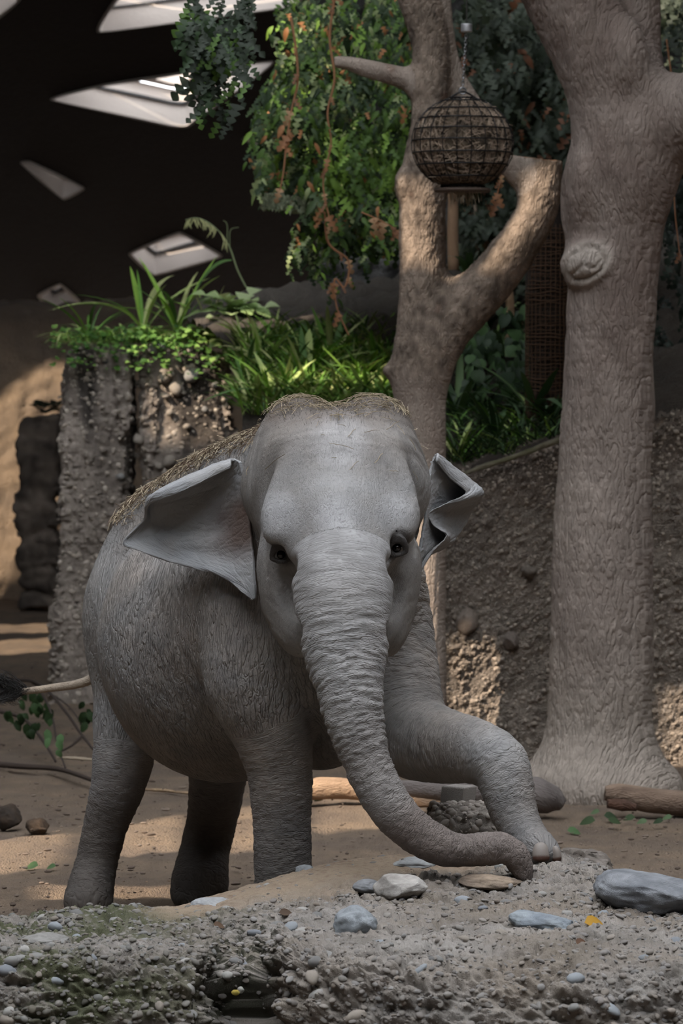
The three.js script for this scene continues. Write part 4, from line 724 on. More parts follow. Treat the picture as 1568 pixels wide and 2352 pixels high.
// ---------------------------------------------------------------- trees, logs, basket
const barkRelief = reliefTexture(512, (u, v) => { const w = noise(u * 6, v * 4, 1.5, 6, 4) * .5, a = noise(u * 26 + w, v * 7, 3.1, 26, 7), b = noise(u * 48, v * 15, 6.1, 48, 15); return .75 - .5 * crease(a, .16) - .25 * crease(b, .2) + .15 * noise(u * 90, v * 50, 2.1, 90, 50); });
const cyl = (c) => (x, y, z) => [Math.atan2(x - c.x, z - c.z) * .3, y];
function pathUV(chains) { return (x, y, z) => { let b = 1e9, u = 0, v = 0; chains.forEach((C) => { const d = C.d(x, y, z); if (d < b) { b = d; const S = C.S[C.seg]; u = Math.atan2(C.ex + C.ey * .5, C.ez + C.ey * .3) * S[3] * 1.2; v = C.s; } }); return [u, v]; }; }
// the big smooth-barked tree on the right
{
  const D = 23.3, c = (px, py, r, d = D) => { const p = at(px, py, d); return [p.x, p.y, p.z, r / pxm(d)]; }, base = V(at(1375, 1830, D).x, 0, -D);
  const trunk = chainPrim([c(1372, 1850, 150), c(1374, 1760, 128), c(1376, 1640, 120), c(1380, 1480, 118), c(1382, 1300, 117), c(1388, 1100, 110), c(1394, 950, 106), c(1400, 800, 103), c(1406, 690, 103), c(1413, 600, 102), c(1420, 510, 104), c(1425, 420, 114), c(1425, 330, 112), c(1408, 220, 104), c(1370, 120, 104), c(1320, 20, 104), c(1275, -70, 104)], .1, 3);
  const right = chainPrim([c(1440, 400, 95), c(1500, 310, 98), c(1580, 265, 100, D - .1), c(1700, 245, 100, D - .3), c(1850, 215, 95, D - .5)], .2, 3), top = chainPrim([c(1430, 300, 80), c(1450, 180, 68, D + .15), c(1455, 60, 62, D + .25), c(1450, -90, 62, D + .3)], .15, 3);
  const knob = at(1345, 606, D - .24), foot = ellPrim(V(base.x, .02, base.z), [.5, .2, .48], .25);
  const prims = [trunk, right, top, foot, ellPrim(at(1330, 470, D), [.1, .28, .2], .12), ellPrim(at(1338, 420, D - .12), [.06, .2, .15], .08), ellPrim(at(1346, 606, D - .14), [.15, .125, .17], .10), ellPrim(at(1440, 120, D - .2), [.1, .2, .12], .15)];
  const m = solid(prims, V(base.x - 1.1, -.05, -D - .9), V(base.x + 1.35, 5.6, -D + .9), .0145);
  const lean = (x, y, z) => { const c = Math.cos(.5), n = Math.sin(.5), dx = (x - knob.x) * c + (y - knob.y) * n, dy = (y - knob.y) * c - (x - knob.x) * n, dz = (z - knob.z) * .4; return Math.sqrt(dx * dx + dy * dy * 1.7 + dz * dz) + .012 * noise(x * 9, y * 9, 1.3); };
  const seg = (x, y, a, b, c, d) => { const ux = c - a, uy = d - b, t = clamp(((x - a) * ux + (y - b) * uy) / (ux * ux + uy * uy)); return Math.hypot(x - a - t * ux, y - b - t * uy); };
  const split = (x, y) => { const u = x - knob.x + .008 * noise(x * 20, y * 20, 5), v = y - knob.y; return Math.min(seg(u, v, -.02, -.005, .05, -.03), seg(u, v, -.02, -.005, -.085, -.065), seg(u, v, -.02, -.005, .01, .055), seg(u, v, .05, -.03, .08, .02)); };
  const g = finish(m, {
    push: (x, y, z, nx, ny, nz) => { const e = lean(x, y, z), k = e < .24 && nz > 0 ? sstep(.24, .12, e) : 0; let h = .022 * fbm(x * 2.5, y * 1.8, z * 2.5, 3) - .007 * crease(noise(x * 22, y * 5 + noise(x * 6, y * 6, 1), z * 22), .2) * (1 - k) + .006 * noise(x * 14, y * 5, z * 14);
      h += (nz > .1 ? 1 : 0) * (.016 * crease((e - .15) / 1, .03) - .02 * crease(e - .118 + .02 * noise(x * 9, y * 9, 3.3), .008) + (e < .115 ? .005 - .016 * crease(split(x, y), .008) : 0)); return h; },
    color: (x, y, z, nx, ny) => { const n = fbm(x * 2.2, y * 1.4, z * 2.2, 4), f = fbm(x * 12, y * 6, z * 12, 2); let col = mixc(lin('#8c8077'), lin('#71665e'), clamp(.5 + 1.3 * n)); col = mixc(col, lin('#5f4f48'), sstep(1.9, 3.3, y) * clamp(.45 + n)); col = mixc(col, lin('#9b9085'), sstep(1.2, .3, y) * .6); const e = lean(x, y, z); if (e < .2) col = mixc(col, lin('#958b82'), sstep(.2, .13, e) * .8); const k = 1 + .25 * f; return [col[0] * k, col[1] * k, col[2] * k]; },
    uv: (x, y, z) => [x + .6 * z, y] });
  const t = thing('tree', 'massive smooth-barked tree on the right with a knot scar and forking limbs', 'tree', base);
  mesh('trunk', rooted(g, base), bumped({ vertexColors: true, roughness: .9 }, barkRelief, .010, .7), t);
}
const bigTree = scene.children.find((o) => o.name === 'tree');
// the dead tree in the middle
const deadD = 24.44;
{
  const D = deadD, c = (px, py, r, d = D) => { const p = at(px, py, d); return [p.x, p.y, p.z, r / pxm(d)]; }, base = V(at(980, 1780, D).x, 0, -D);
  const trunk = chainPrim([c(972, 1800, 54), c(974, 1600, 52), c(974, 1400, 50), c(974, 1200, 50), c(972, 1050, 52), c(966, 940, 58), c(962, 880, 62), c(970, 800, 66), c(972, 700, 58), c(971, 600, 53), c(970, 500, 54), c(972, 400, 52), c(985, 300, 44), c(988, 200, 41), c(984, 100, 40), c(965, 20, 44), c(935, -70, 46)], .06, 3);
  const branch = chainPrim([c(968, 860, 50), c(1010, 770, 62), c(1070, 700, 62), c(1125, 645, 56), c(1175, 580, 53), c(1215, 520, 48), c(1242, 460, 44), c(1252, 410, 38), c(1254, 372, 37)], .12, 3);
  const limb = chainPrim([c(1225, 430, 34), c(1180, 375, 40), c(1120, 300, 36, D + .1), c(1050, 195, 26, D + .12), c(1022, 100, 23, D + .1), c(1008, -60, 23, D + .1)], .1, 3);
  const left = chainPrim([c(975, 200, 28), c(915, 176, 24), c(850, 160, 21), c(800, 146, 16), c(770, 143, 13)], .08, 3);
  const knot = chainPrim([c(925, 850, 30), c(890, 852, 12)], .08, 2), swell = ellPrim(at(925, 425, D - .02), [.05, .09, .09], .06);
  const cut = boxPrim(at(1256, 345, D), [.3, .06, .3], .004, .006, -1, 0, -.12), cut2 = boxPrim(at(755, 142, D), [.035, .1, .2], .004, .01, -1, 0, .1);
  const m = solid([trunk, branch, limb, left, knot, swell, cut, cut2], V(base.x - .85, -.05, -D - .5), V(base.x + 1.05, 5.3, -D + .5), .012);
  const uvf = pathUV([trunk, branch, limb, left]);
  const bare = (x, y, z) => { const dl = limb.d(x, y, z), dk = left.d(x, y, z), dt = trunk.d(x, y, z), db = branch.d(x, y, z), mn = Math.min(dt, db); if (dl < mn && dl < .05) return 1; if (dk < mn) return .9; return sstep(pxY(820, D), pxY(950, D), y + .12 * noise(x * 9, y * 4, z * 9) + (db < dt ? .2 : 0)); };
  const g = finish(m, {
    push: (x, y, z, nx, ny, nz) => { const b = bare(x, y, z), q = uvf(x, y, z), ds = [trunk, branch, limb, left].map((c) => c.d(x, y, z)).sort((a, b) => a - b), k = (1 - b) * sstep(.005, .05, ds[1] - ds[0]); return .010 * fbm(x * 6, y * 3, z * 6, 3) - (.006 * k) * crease(noise(q[0] * 60 + noise(x * 20, y * 20, z * 20) * .6, q[1] * 16, 1.5), .25) + .004 * k * noise(x * 45, y * 25, z * 45) - b * sstep(.005, .05, ds[1] - ds[0]) * .004 * crease(noise(q[0] * 20, q[1] * 1.5, 2), .12); },
    color: (x, y, z, nx, ny) => { const b = bare(x, y, z), n = fbm(x * 5, y * 2.5, z * 5, 4), f = fbm(x * 26, y * 14, z * 26, 2); const bark = mixc(lin('#8d7d6f'), lin('#4d4239'), clamp(.5 + 1.2 * n + 1.1 * f)), wood = mixc(lin('#9c8f84'), lin('#84756a'), clamp(.5 + 1.4 * n)); let col = mixc(bark, wood, b); col = mixc(col, lin('#6b4028'), sstep(.22, .4, n) * .5 * (1 - Math.abs(b - .5))); if (Math.abs(y - pxY(364, D)) < .02 && ny > .8) col = lin('#7d5a42'); return col; },
    uv: (x, y, z) => { return [x + .5 * z, y]; } });
  const t = thing('dead_tree', 'bare forked dead tree behind the elephant, hung with the round hay basket', 'tree', base);
  mesh('trunk', rooted(g, base), bumped({ vertexColors: true, roughness: .92 }, barkRelief, .007, .35), t);
}
// round wire hay basket on its chain
{
  const D = 23.55, c = at(1062, 330, D), k = 1 / pxm(D), R = 117 * k, RY = 108 * k, wire = std({ color: '#1d1b1b', roughness: .5, metalness: .6 });
  const b = thing('hay_basket', 'round wire basket packed with hay, hanging beside the dead tree', 'basket', c);
  const at2 = (el) => [Math.cos(el) * R, Math.sin(el) * RY];
  for (const el of [1.12, .82, .56, .31, .06, -.2, -.47, -.78, -1.12]) { const [r, y] = at2(el), g = new THREE.TorusGeometry(r, .0048, 6, 56); g.rotateX(Math.PI / 2); g.translate(0, y, 0); mesh('ring', g, wire, b); }
  for (let i = 0; i < 22; i++) { const a = i / 22 * Math.PI * 2, pts = []; for (let e = 1.3; e >= -1.25; e -= .32) { const [r, y] = at2(e); pts.push(V(Math.cos(a) * r, y, Math.sin(a) * r)); } mesh('rib', tube(pts, [.003], 5, 2), wire, b); }
  { const g = new THREE.TorusGeometry(R * .26, .006, 6, 30); g.rotateX(Math.PI / 2); g.translate(0, RY * .965, 0); mesh('ring', g, wire, b); }
  const bow = [V(-R * .26, RY * .965, 0), V(0, RY * 1.1, 0), V(R * .26, RY * .965, 0)]; mesh('hanger', tube(bow, [.006], 6, 6), wire, b);
  const plate = new THREE.LatheGeometry([[0, -.012], [.17, -.012], [.175, 0], [.17, .012], [0, .012]].map(([x, y]) => new THREE.Vector2(x, y)), 32); plate.translate(0, -RY * .985, 0); tag(mesh('base_plate', plate, std({ color: '#4d3f36', roughness: .8 }), b), 'brown disc under the basket');
  // the hay inside it
  const m = solid([ellPrim(V(c.x, c.y - .01, c.z), [R * .93, RY * .9, R * .93], .02)], V(c.x - .4, c.y - .4, c.z - .4), V(c.x + .4, c.y + .4, c.z + .4), .011, (x, y, z) => .05 * fbm(x * 16, y * 22, z * 16, 3), .04);
  const hay = thing('hay', 'dry brown hay packed inside the round wire basket', 'hay', c); hay.userData.kind = 'stuff';
  mesh('bale', rooted(finish(m, { color: (x, y, z) => mixc(lin('#7d6c58'), lin('#3f352b'), clamp(.5 + 1.8 * fbm(x * 14, y * 22, z * 14, 3))), uv: (x, y) => [x, y] }), c), bumped({ vertexColors: true, roughness: .95 }, grainRelief, .01, .1), hay);
  const r = rng(9), list = []; for (let i = 0; i < 2600; i++) { const n = V(r() - .5, r() - .5, r() - .5).normalize(), p = V(n.x * R * .95, n.y * RY * .93, n.z * R * .95), t = V(r() - .5, r() - .5, r() - .5); t.addScaledVector(n, -t.dot(n) * (.85 + .3 * r())).normalize(); const bb = n.clone().addScaledVector(t, -n.dot(t)).normalize(), l = .04 + .13 * r() * r(), q = .35 + .8 * r(); list.push({ m: basis(t, bb, t.clone().cross(bb), p, V(l, .24, .24)), c: [.40 * q, .3 * q, .22 * q] }); }
  for (let i = 0; i < 60; i++) { const a = r() * 6.28, p = V(Math.cos(a) * R * .4 * r(), -RY * 1.02, Math.sin(a) * R * .4), t = V((r() - .5) * .6, -1, (r() - .5) * .6).normalize(), bb = V(0, 0, 1); list.push({ m: basis(t, bb.addScaledVector(t, -bb.dot(t)).normalize(), t.clone().cross(bb), p, V(.08 + .1 * r(), .25, .25)), c: [.3, .25, .18] }); }
  instanced('straw', strawGeo, std({ color: '#ffffff', roughness: .85 }), list, hay);
  // chain up to the steel weight and beyond
  const top = at(1072, -80, D), lo = V(c.x, c.y + RY * 1.1, c.z), hi = at(1071, 72, D), ch = thing('hanging_chain', 'thin steel chain with a short metal cylinder carrying the hay basket', 'chain', lo), steel = std({ color: '#8c8c8e', roughness: .35, metalness: .9 });
  const link = new THREE.TorusGeometry(.011, .0034, 6, 14); link.scale(.7, 1.25, 1); const n = Math.round((hi.y - lo.y) / .0205);
  for (let i = 0; i < n; i++) { const o = mesh('chain_link', link, steel, ch); o.position.set((hi.x - lo.x) * i / n, .012 + (hi.y - lo.y) * i / n, 0); o.rotation.y = i % 2 * Math.PI / 2; }
  const cylG = new THREE.LatheGeometry([[0, 0], [.032, 0], [.035, .004], [.035, .044], [.032, .05], [0, .05]].map(([x, y]) => new THREE.Vector2(x, y)), 28), o = mesh('weight', cylG, std({ color: '#b9b8ba', roughness: .4, metalness: .7 }), ch); o.position.copy(hi).sub(lo).add(V(0, -.004, 0));
  mesh('rope', tube([hi.clone().sub(lo).add(V(0, .04, 0)), top.clone().sub(lo)], [.004], 5), std({ color: '#2a2624' }), ch);
  mesh('shackle', new THREE.TorusGeometry(.02, .005, 6, 16).translate(0, .005, 0), steel, ch);
}
// trunk wrapped in twine netting, between the dead tree and the big tree
{
  const D = 25.9, base = at(1255, 1000, D), r0 = 46 / pxm(D), hgt = at(1255, 540, D).y - base.y, t = thing('netted_trunk', 'thin dark trunk wrapped in brown twine netting between the two trees', 'tree', base);
  const tr = tube([V(0, -.3, 0), V(.01, hgt * .4, 0), V(-.02, hgt * .8, 0), V(0, hgt + .4, 0)], [r0 * .98, r0 * .95, r0 * .95, r0 * .9], 20, 6); mesh('trunk', tr, bumped({ color: '#2a211c' }, barkRelief, .012, .3), t);
  const net = [], rr = rng(3); for (let i = 0; i < 26; i++) { const a = i / 26 * 6.283, pts = []; for (let j = 0; j <= 12; j++) { const y = hgt * (j / 12 * 1.05), w = a + .05 * noise(i * 3.3, j * .9, 1), q = r0 * 1.06 + .006 * noise(i, j, 4); pts.push(V(Math.cos(w) * q, y, Math.sin(w) * q)); } net.push(tube(pts, [.0032], 4, 1)); }
  for (let j = 0; j < 56; j++) { const pts = [], y = hgt * 1.05 * j / 56; for (let i = 0; i <= 20; i++) { const w = i / 20 * 6.283; pts.push(V(Math.cos(w) * r0 * 1.06, y + .016 * noise(w * 1.5, j * 1.7, 2), Math.sin(w) * r0 * 1.06)); } net.push(tube(pts, [.0032 * (.6 + rr())], 4, 1)); }
  mesh('net', mergeGeometries(net), std({ color: '#4f3826', roughness: .9 }), t);
}
// thin pale stems standing in the undergrowth
function stem(label, pts, radii, d, colour, group) { const P = pts.map(([x, y]) => at(x, y, d)), b = P[0].clone(), o = tag(mesh('stem', tube(P.map((p) => p.sub(b)), radii.map((q) => q / pxm(d)), 10, 5), bumped({ color: colour, roughness: .9 }, barkRelief, .006, .2), scene), label, 'stem', group); o.position.copy(b); return o; }
stem('short tan stem lit behind the fork of the dead tree', [[1170, 790], [1169, 740], [1171, 700], [1168, 660]], [11, 12, 10, 9], 27, '#9a7d61');
stem('tan stem under the hay basket beside the dead trunk', [[1041, 620], [1039, 530], [1040, 470], [1038, 420]], [13, 13, 12, 11], 26.5, '#94765c');
stem('slim grey-tan stem left of the short pair in the undergrowth', [[1097, 640], [1094, 590], [1096, 540], [1090, 470]], [5, 6, 5, 4], 27.2, '#8d7d6d');
stem('slim tan stem close to the dead branch, right of its neighbour', [[1118, 640], [1115, 580], [1117, 530], [1122, 460]], [8, 8, 7, 6], 27.3, '#8f7861');
// logs and sticks on the sand
function log(name, label, cat, pts, colour, colour2, seg = 14) {
  const P = pts.map(([x, y, d, r]) => { const p = at(x, y, d); return p; }), b = P[0].clone(); b.y = 0;
  const g = tube(P.map((p) => p.clone().sub(b)), pts.map((q) => q[3] / pxm(q[2])), seg, 8), p = g.attributes.position, n = g.attributes.normal, col = [], A = lin(colour), B = lin(colour2);
  for (let i = 0; i < p.count; i++) { const x = p.getX(i), y = p.getY(i), z = p.getZ(i), h = .014 * fbm(x * 7, y * 14, z * 14, 3); p.setXYZ(i, x + n.getX(i) * h, y + n.getY(i) * h, z + n.getZ(i) * h); const c = mixc(A, B, clamp(.5 + 1.6 * fbm(x * 3 + 7, y * 20, z * 20, 3))); col.push(...c); }
  g.setAttribute('color', new THREE.BufferAttribute(new Float32Array(col), 3)); g.computeVertexNormals();
  const o = tag(mesh(name, g, bumped({ vertexColors: true, roughness: .9 }, barkRelief, .006, .4), scene), label, cat); o.position.copy(b); return o;
}
log('log', 'stripped tan log lying on the sand behind the trunk', 'log', [[690, 1822, 22.8, 20], [730, 1812, 22.8, 26], [800, 1812, 22.8, 24], [880, 1826, 22.8, 22], [1000, 1838, 22.8, 22], [1090, 1846, 22.8, 20]], '#a58a70', '#7d6450', 20);
log('log', 'long smooth grey log with a rounded end behind the bent foreleg', 'log', [[880, 1806, 22.3, 16], [960, 1812, 22.3, 19], [1060, 1822, 22.3, 25], [1160, 1822, 22.2, 34], [1230, 1826, 22.1, 42], [1270, 1838, 22.1, 32], [1292, 1850, 22.1, 14]], '#726a66', '#5d5552', 22);
log('log', 'brown half log with split end in front of the big tree', 'log', [[1388, 1822, 22.2, 16], [1420, 1824, 22.2, 24], [1490, 1838, 22.2, 29], [1600, 1846, 22.2, 29], [1720, 1850, 22.2, 28]], '#8a7564', '#5f4d40', 20);
log('bark_piece', 'reddish-brown piece of bark under the split log end', 'bark', [[1394, 1846, 22.1, 10], [1430, 1850, 22.1, 15], [1462, 1856, 22.1, 8]], '#5d4030', '#3d2a20', 10);
log('stick', 'straight tan stick on the sand between the hind legs', 'stick', [[330, 1813, 23.5, 4], [380, 1816, 23.4, 5], [440, 1823, 23.3, 4]], '#a58c6e', '#86705a', 8);
log('stick', 'pale peeled stick lying by the leafy branch', 'stick', [[130, 1740, 25.4, 3.2], [175, 1742, 25.4, 3.6], [222, 1745, 25.4, 2.4]], '#b3a48f', '#978875', 8);
log('stick', 'long weathered pole along the top of the right wall', 'stick', [[1040, 1098, 24.9, 6], [1110, 1072, 24.9, 6], [1190, 1046, 24.9, 6], [1285, 1010, 24.9, 7]], '#7f7668', '#5b5a40', 8);
// post of squared timber leaning behind the rock lump
{
  const b = at(1018, 1975, 17.15); b.y = .02; const tip = at(1054, 1808, 17.15), hgt = tip.y - .02;
  const s = new THREE.Shape([[-.052, -.045], [.052, -.045], [.052, .045], [-.052, .045]].map(([x, y]) => new THREE.Vector2(x, y)));
  const g = new THREE.ExtrudeGeometry(s, { depth: hgt, bevelEnabled: true, bevelSize: .007, bevelThickness: .007, bevelSegments: 2, steps: 12 }); g.rotateX(-Math.PI / 2); g.rotateY(-.62);
  const p = g.attributes.position; for (let i = 0; i < p.count; i++) p.setX(i, p.getX(i) + p.getY(i) * (tip.x - b.x) / hgt); g.computeVertexNormals();
  const o = tag(mesh('post', g, bumped({ color: '#8d8782', roughness: .85 }, barkRelief, .002, .12), scene), 'squared grey timber post leaning behind the rock lump', 'post'); o.position.copy(b);
}
// dung balls at the left
for (const [px, py, w, h, l] of [[18, 1905, 62, 54, 'larger brown fibrous dung ball at the left edge'], [86, 1914, 54, 34, 'smaller dark dung ball beside the larger one']]) { const o = stone(l, px, py, w, h, .15, '#4b3a2a', px, { dist: onGround(px, py).z * -1, lift: .48, rough: .3, colour2: '#2f251c', name: 'dung_ball' }); o.userData.category = 'dung'; }
// ---------------------------------------------------------------- plants
// a leaf along +x from its stalk, face up (+y): width profile w(t), n sections, fold and droop
function leafGeo(w, n, fold, droop, twist = 0) {
  const pos = [], idx = [];
  for (let i = 0; i <= n; i++) { const t = i / n, h = w(t), y = -droop * t * t, x = t * (1 - .25 * droop * t), a = twist * t; pos.push(x, y, 0, x, y + fold * h * Math.cos(a), h, x, y + fold * h, -h); if (i < n) { const o = i * 3; idx.push(o, o + 1, o + 4, o, o + 4, o + 3, o, o + 5, o + 2, o, o + 3, o + 5); } }
  return geo(pos, idx);
}
const lobed = (t) => (.035 + .27 * Math.pow(Math.abs(Math.sin(t * Math.PI * 3)), 1.3) * (1.05 - .55 * t)) * (t > .985 ? .1 : 1), lance = (t) => .15 * Math.pow(Math.sin(Math.PI * Math.pow(t, .8)), .9) + .004, oval = (t) => .3 * Math.pow(Math.sin(Math.PI * Math.pow(t, .75)), .75) + .006, strap = (t) => .042 * Math.pow(Math.sin(Math.PI * (.12 + .88 * t)), .7) + .001, round = (t) => .42 * Math.pow(Math.sin(Math.PI * t), .55) + .01;
const LEAF = { lobed: [leafGeo(lobed, 12, .35, .25), leafGeo(lobed, 12, .2, .55), leafGeo(lobed, 12, .5, .1)], lance: [leafGeo(lance, 5, .4, .3), leafGeo(lance, 5, .25, .6)], oval: [leafGeo(oval, 5, .3, .25), leafGeo(oval, 5, .2, .5)], strap: [leafGeo(strap, 8, .5, .35), leafGeo(strap, 8, .4, .8), leafGeo(strap, 8, .5, .12)], round: [leafGeo(round, 5, .2, .2), leafGeo(round, 5, .3, .4)] };
const leafMat = (c, rough = .55) => new THREE.MeshPhysicalMaterial({ color: c, roughness: rough, transmission: .3, thickness: 0, ior: 1.4, specularIntensity: .45, side: THREE.DoubleSide });
const leafMats = (...cs) => cs.map((c) => leafMat(c));
const GREEN = leafMats('#4a642b', '#2c3d24', '#76963f', '#3f5030', '#8a9668', '#9a6a44'), DARK = leafMats('#2e372a', '#363f33', '#252d20', '#474f42', '#2d3524', '#6b4630'), GRASS = leafMats('#90b650', '#6f9a44', '#b9ca80', '#5f8049', '#bcc286'), PALE = leafMats('#adc288', '#9ab274', '#bccc9a');
const whiteLeaf = leafMat('#ffffff');
const inPoly = (x, y, P) => { let c = false; for (let i = 0, j = P.length - 1; i < P.length; j = i++) if ((P[i][1] > y) !== (P[j][1] > y) && x < (P[j][0] - P[i][0]) * (y - P[i][1]) / (P[j][1] - P[i][1]) + P[i][0]) c = !c; return c; };
function aim(p, axis, normal, size) { const a = axis.clone().normalize(), n = normal.clone().addScaledVector(a, -normal.dot(a)).normalize(); return basis(a, n, a.clone().cross(n), p, size); }
// put leaf matrices on a plant: those nearest to us one by one, the rest as one mass
function leaves(plant, list, geos, mats, single, weights) {
  const B = plant.position, r = rng(list.length + 17), pick = () => { if (!weights) return (r() * mats.length) | 0; let v = r(), i = 0; while (i < weights.length - 1 && v > weights[i]) v -= weights[i++]; return i; };
  list.forEach((e) => { e.mat = e.mat ?? pick(); }); list.sort((a, b) => b.front - a.front);
  const move = new THREE.Matrix4().makeTranslation(-B.x, -B.y, -B.z);
  list.slice(0, single).forEach((e, i) => { const o = mesh('leaf', geos[i % geos.length], mats[e.mat], plant); o.applyMatrix4(move.clone().multiply(e.m)); });
  if (list.length > single) geos.forEach((g, k) => { const part = list.slice(single).filter((e, i) => i % geos.length === k); if (part.length) instanced('foliage', g, whiteLeaf, part.map((e) => ({ m: move.clone().multiply(e.m), c: mats[e.mat].color.toArray() })), plant); });
}
function hangingMass({ name, label, poly, d0, d1, n, size, single, mats, weights, geos, seed, bulge = 0, down = 1, bright = null }) {
  const r = rng(seed), xs = poly.map((p) => p[0]), ys = poly.map((p) => p[1]), x0 = Math.min(...xs), x1 = Math.max(...xs), y0 = Math.min(...ys), y1 = Math.max(...ys), base = at((x0 + x1) / 2, y1, (d0 + d1) / 2), plant = thing(name, label, 'plant', base), list = []; let guard = 0;
  // leaves gather in sprays: a spray has an axis and its leaves stand along it
  while (list.length < n && guard++ < n * 20) {
    const x = mix(x0, x1, r()), y = mix(y0, y1, r()); if (!inPoly(x, y, poly)) continue; const t = r(); const d = mix(d0, d1, t * t) + .5 * noise(x / 90, y / 90, seed) , p = at(x, y, d);
    const ax = V((r() - .5) * 1.3, -down * (.5 + r()), (r() - .2) * .9).normalize(), len = .16 + .22 * r(), k = 4 + (r() * 5 | 0), s0 = size * (.7 + .6 * r());
    let m; if (bright && inPoly(x, y, bright)) m = r() < .5 ? 2 : 0;  // sunlight on this part of the climber put into brighter leaf colours
    for (let i = 0; i < k; i++) { const q = p.clone().addScaledVector(ax, len * i / k), out = V((i % 2 ? 1 : -1) * (.5 + .4 * r()), -.35 - .5 * r(), .25 + .5 * r()).addScaledVector(ax, .5), s = s0 * (.75 + .5 * r()); list.push({ m: aim(q, out, V((r() - .5) * .8, .55, .8), V(s, s, s * (.8 + .5 * r()))), front: q.z + .15 * r(), mat: m !== undefined && r() < .7 ? m : undefined }); }
  }
  leaves(plant, list, geos, mats, single, weights); return { plant, base };
}
const fig = hangingMass({ name: 'climbing_fig', label: 'dense green climber with hanging lobed leaves left of the dead tree', poly: [[640, -30], [945, -30], [950, 180], [940, 300], [925, 400], [915, 520], [905, 545], [800, 560], [740, 620], [700, 590], [672, 560], [690, 490], [730, 440], [660, 410], [578, 375], [588, 260], [610, 180], [650, 110]], d0: 26.4, d1: 28.6, n: 3600, size: .088, single: 300, mats: GREEN, weights: [.24, .3, .08, .2, .12, .06], geos: [...LEAF.lobed, LEAF.lance[0], LEAF.lance[1]], seed: 21, bright: [[720, 250], [940, 240], [940, 430], [700, 430]] });
hangingMass({ name: 'climber', label: 'dull dark climber covering the rock between dead tree and big tree', poly: [[1025, -30], [1330, -30], [1315, 200], [1320, 420], [1300, 540], [1240, 640], [1130, 560], [1060, 460], [1030, 300]], d0: 27.2, d1: 29.4, n: 2500, size: .12, single: 300, mats: DARK, weights: [.24, .22, .2, .18, .11, .05], geos: [LEAF.lobed[0], LEAF.lobed[1], LEAF.lobed[2], LEAF.lance[0]], seed: 22 });
hangingMass({ name: 'leafy_bough', label: 'dark green leafy bough hanging into the top against the roof', poly: [[432, -30], [590, -30], [578, 110], [545, 165], [525, 195], [480, 185], [445, 140], [430, 80]], d0: 21.6, d1: 22.1, n: 250, size: .105, single: 250, mats: DARK.slice(0, 3).concat(GREEN.slice(0, 2)), geos: LEAF.lobed, seed: 23, down: 1.3 });
hangingMass({ name: 'climber', label: 'few grey-green leaves hanging at the top right corner', poly: [[1518, -30], [1590, -30], [1590, 230], [1545, 160], [1522, 70]], d0: 26.5, d1: 27.5, n: 90, size: .11, single: 90, mats: DARK, weights: [.25, .3, .1, .3, .05, 0], geos: LEAF.lobed, seed: 24 });
hangingMass({ name: 'climber', label: 'blackish foliage behind the right edge of the big tree', poly: [[1500, 240], [1640, 240], [1640, 940], [1500, 900]], d0: 27, d1: 29, n: 500, size: .1, single: 120, mats: leafMats('#1f2620', '#2a332a', '#191f19'), geos: [LEAF.lobed[1], LEAF.lance[1]], seed: 25 });
hangingMass({ name: 'climber', label: 'dark leaves over the rock ledge low between the two trees', poly: [[1030, 640], [1120, 720], [1290, 620], [1290, 1000], [1150, 1020], [1035, 1040]], d0: 26.2, d1: 28.4, n: 900, size: .085, single: 200, mats: leafMats('#34482c', '#2b3d28', '#46603a', '#3b4a38'), geos: [LEAF.oval[0], LEAF.lance[0], LEAF.round[0], LEAF.lance[1]], seed: 26 });
// blades growing from the ground: sprays of strap leaves
const onBank = (px, py) => { let d = 25.2; for (; d < 31; d += .05) { const p = at(px, py, d), x0 = lookup(rightTop, p.x)[0], f = (d - 25.3) / 5.3, px2 = 784 + p.x / 5.3, y = mix(x0, at(px2, 675, 30.6).y, Math.pow(clamp(f), .85)); if (p.y <= y + .02) break; } return at(px, py, d); };
function spray(name, label, cat, base, n, len, mats, seed, { geos = LEAF.strap, spread = .8, width = 1, up = 1 } = {}) {
  const t = thing(name, label, cat, base), r = rng(seed);
  for (let i = 0; i < n; i++) { const a = i / n * 6.283 + r(), k = spread * (.35 + .9 * r()), l = len * (.6 + .6 * r()), o = mesh('blade', geos[(r() * geos.length) | 0], mats[(r() * mats.length) | 0], t); o.applyMatrix4(aim(V(Math.cos(a) * .02, 0, Math.sin(a) * .02), V(Math.cos(a) * k, up, Math.sin(a) * k), V(-Math.cos(a), .6, -Math.sin(a) + .3), V(l, l, l * width * (.8 + .5 * r())))); }
  return t;
}
const sprays = [
  ['clump of long bright blades at the top of the slope, tallest in the middle', 700, 880, 14, .5, GRASS], ['broad-bladed green clump against the pale left side of the dead tree', 860, 850, 12, .45, GRASS], ['broad-bladed clump beside the upper right corner of the rock column', 600, 850, 13, .42, GRASS], ['bright blade clump directly above the right dome of the elephant head', 845, 925, 12, .45, GRASS], ['bright blade clump directly above the left dome of the elephant head', 640, 930, 12, .48, GRASS], ['wide pale-tipped blades under the mossy rock in mid slope', 760, 830, 12, .42, GRASS],
];
sprays.forEach(([l, x, y, n, len, m], i) => spray('grass_clump', l, 'grass', onBank(x, y), n, len, m, 300 + i, { width: 1.25 }));
const dimBlade = leafMats('#3d5433', '#4a6340', '#33472d', '#5a7048');
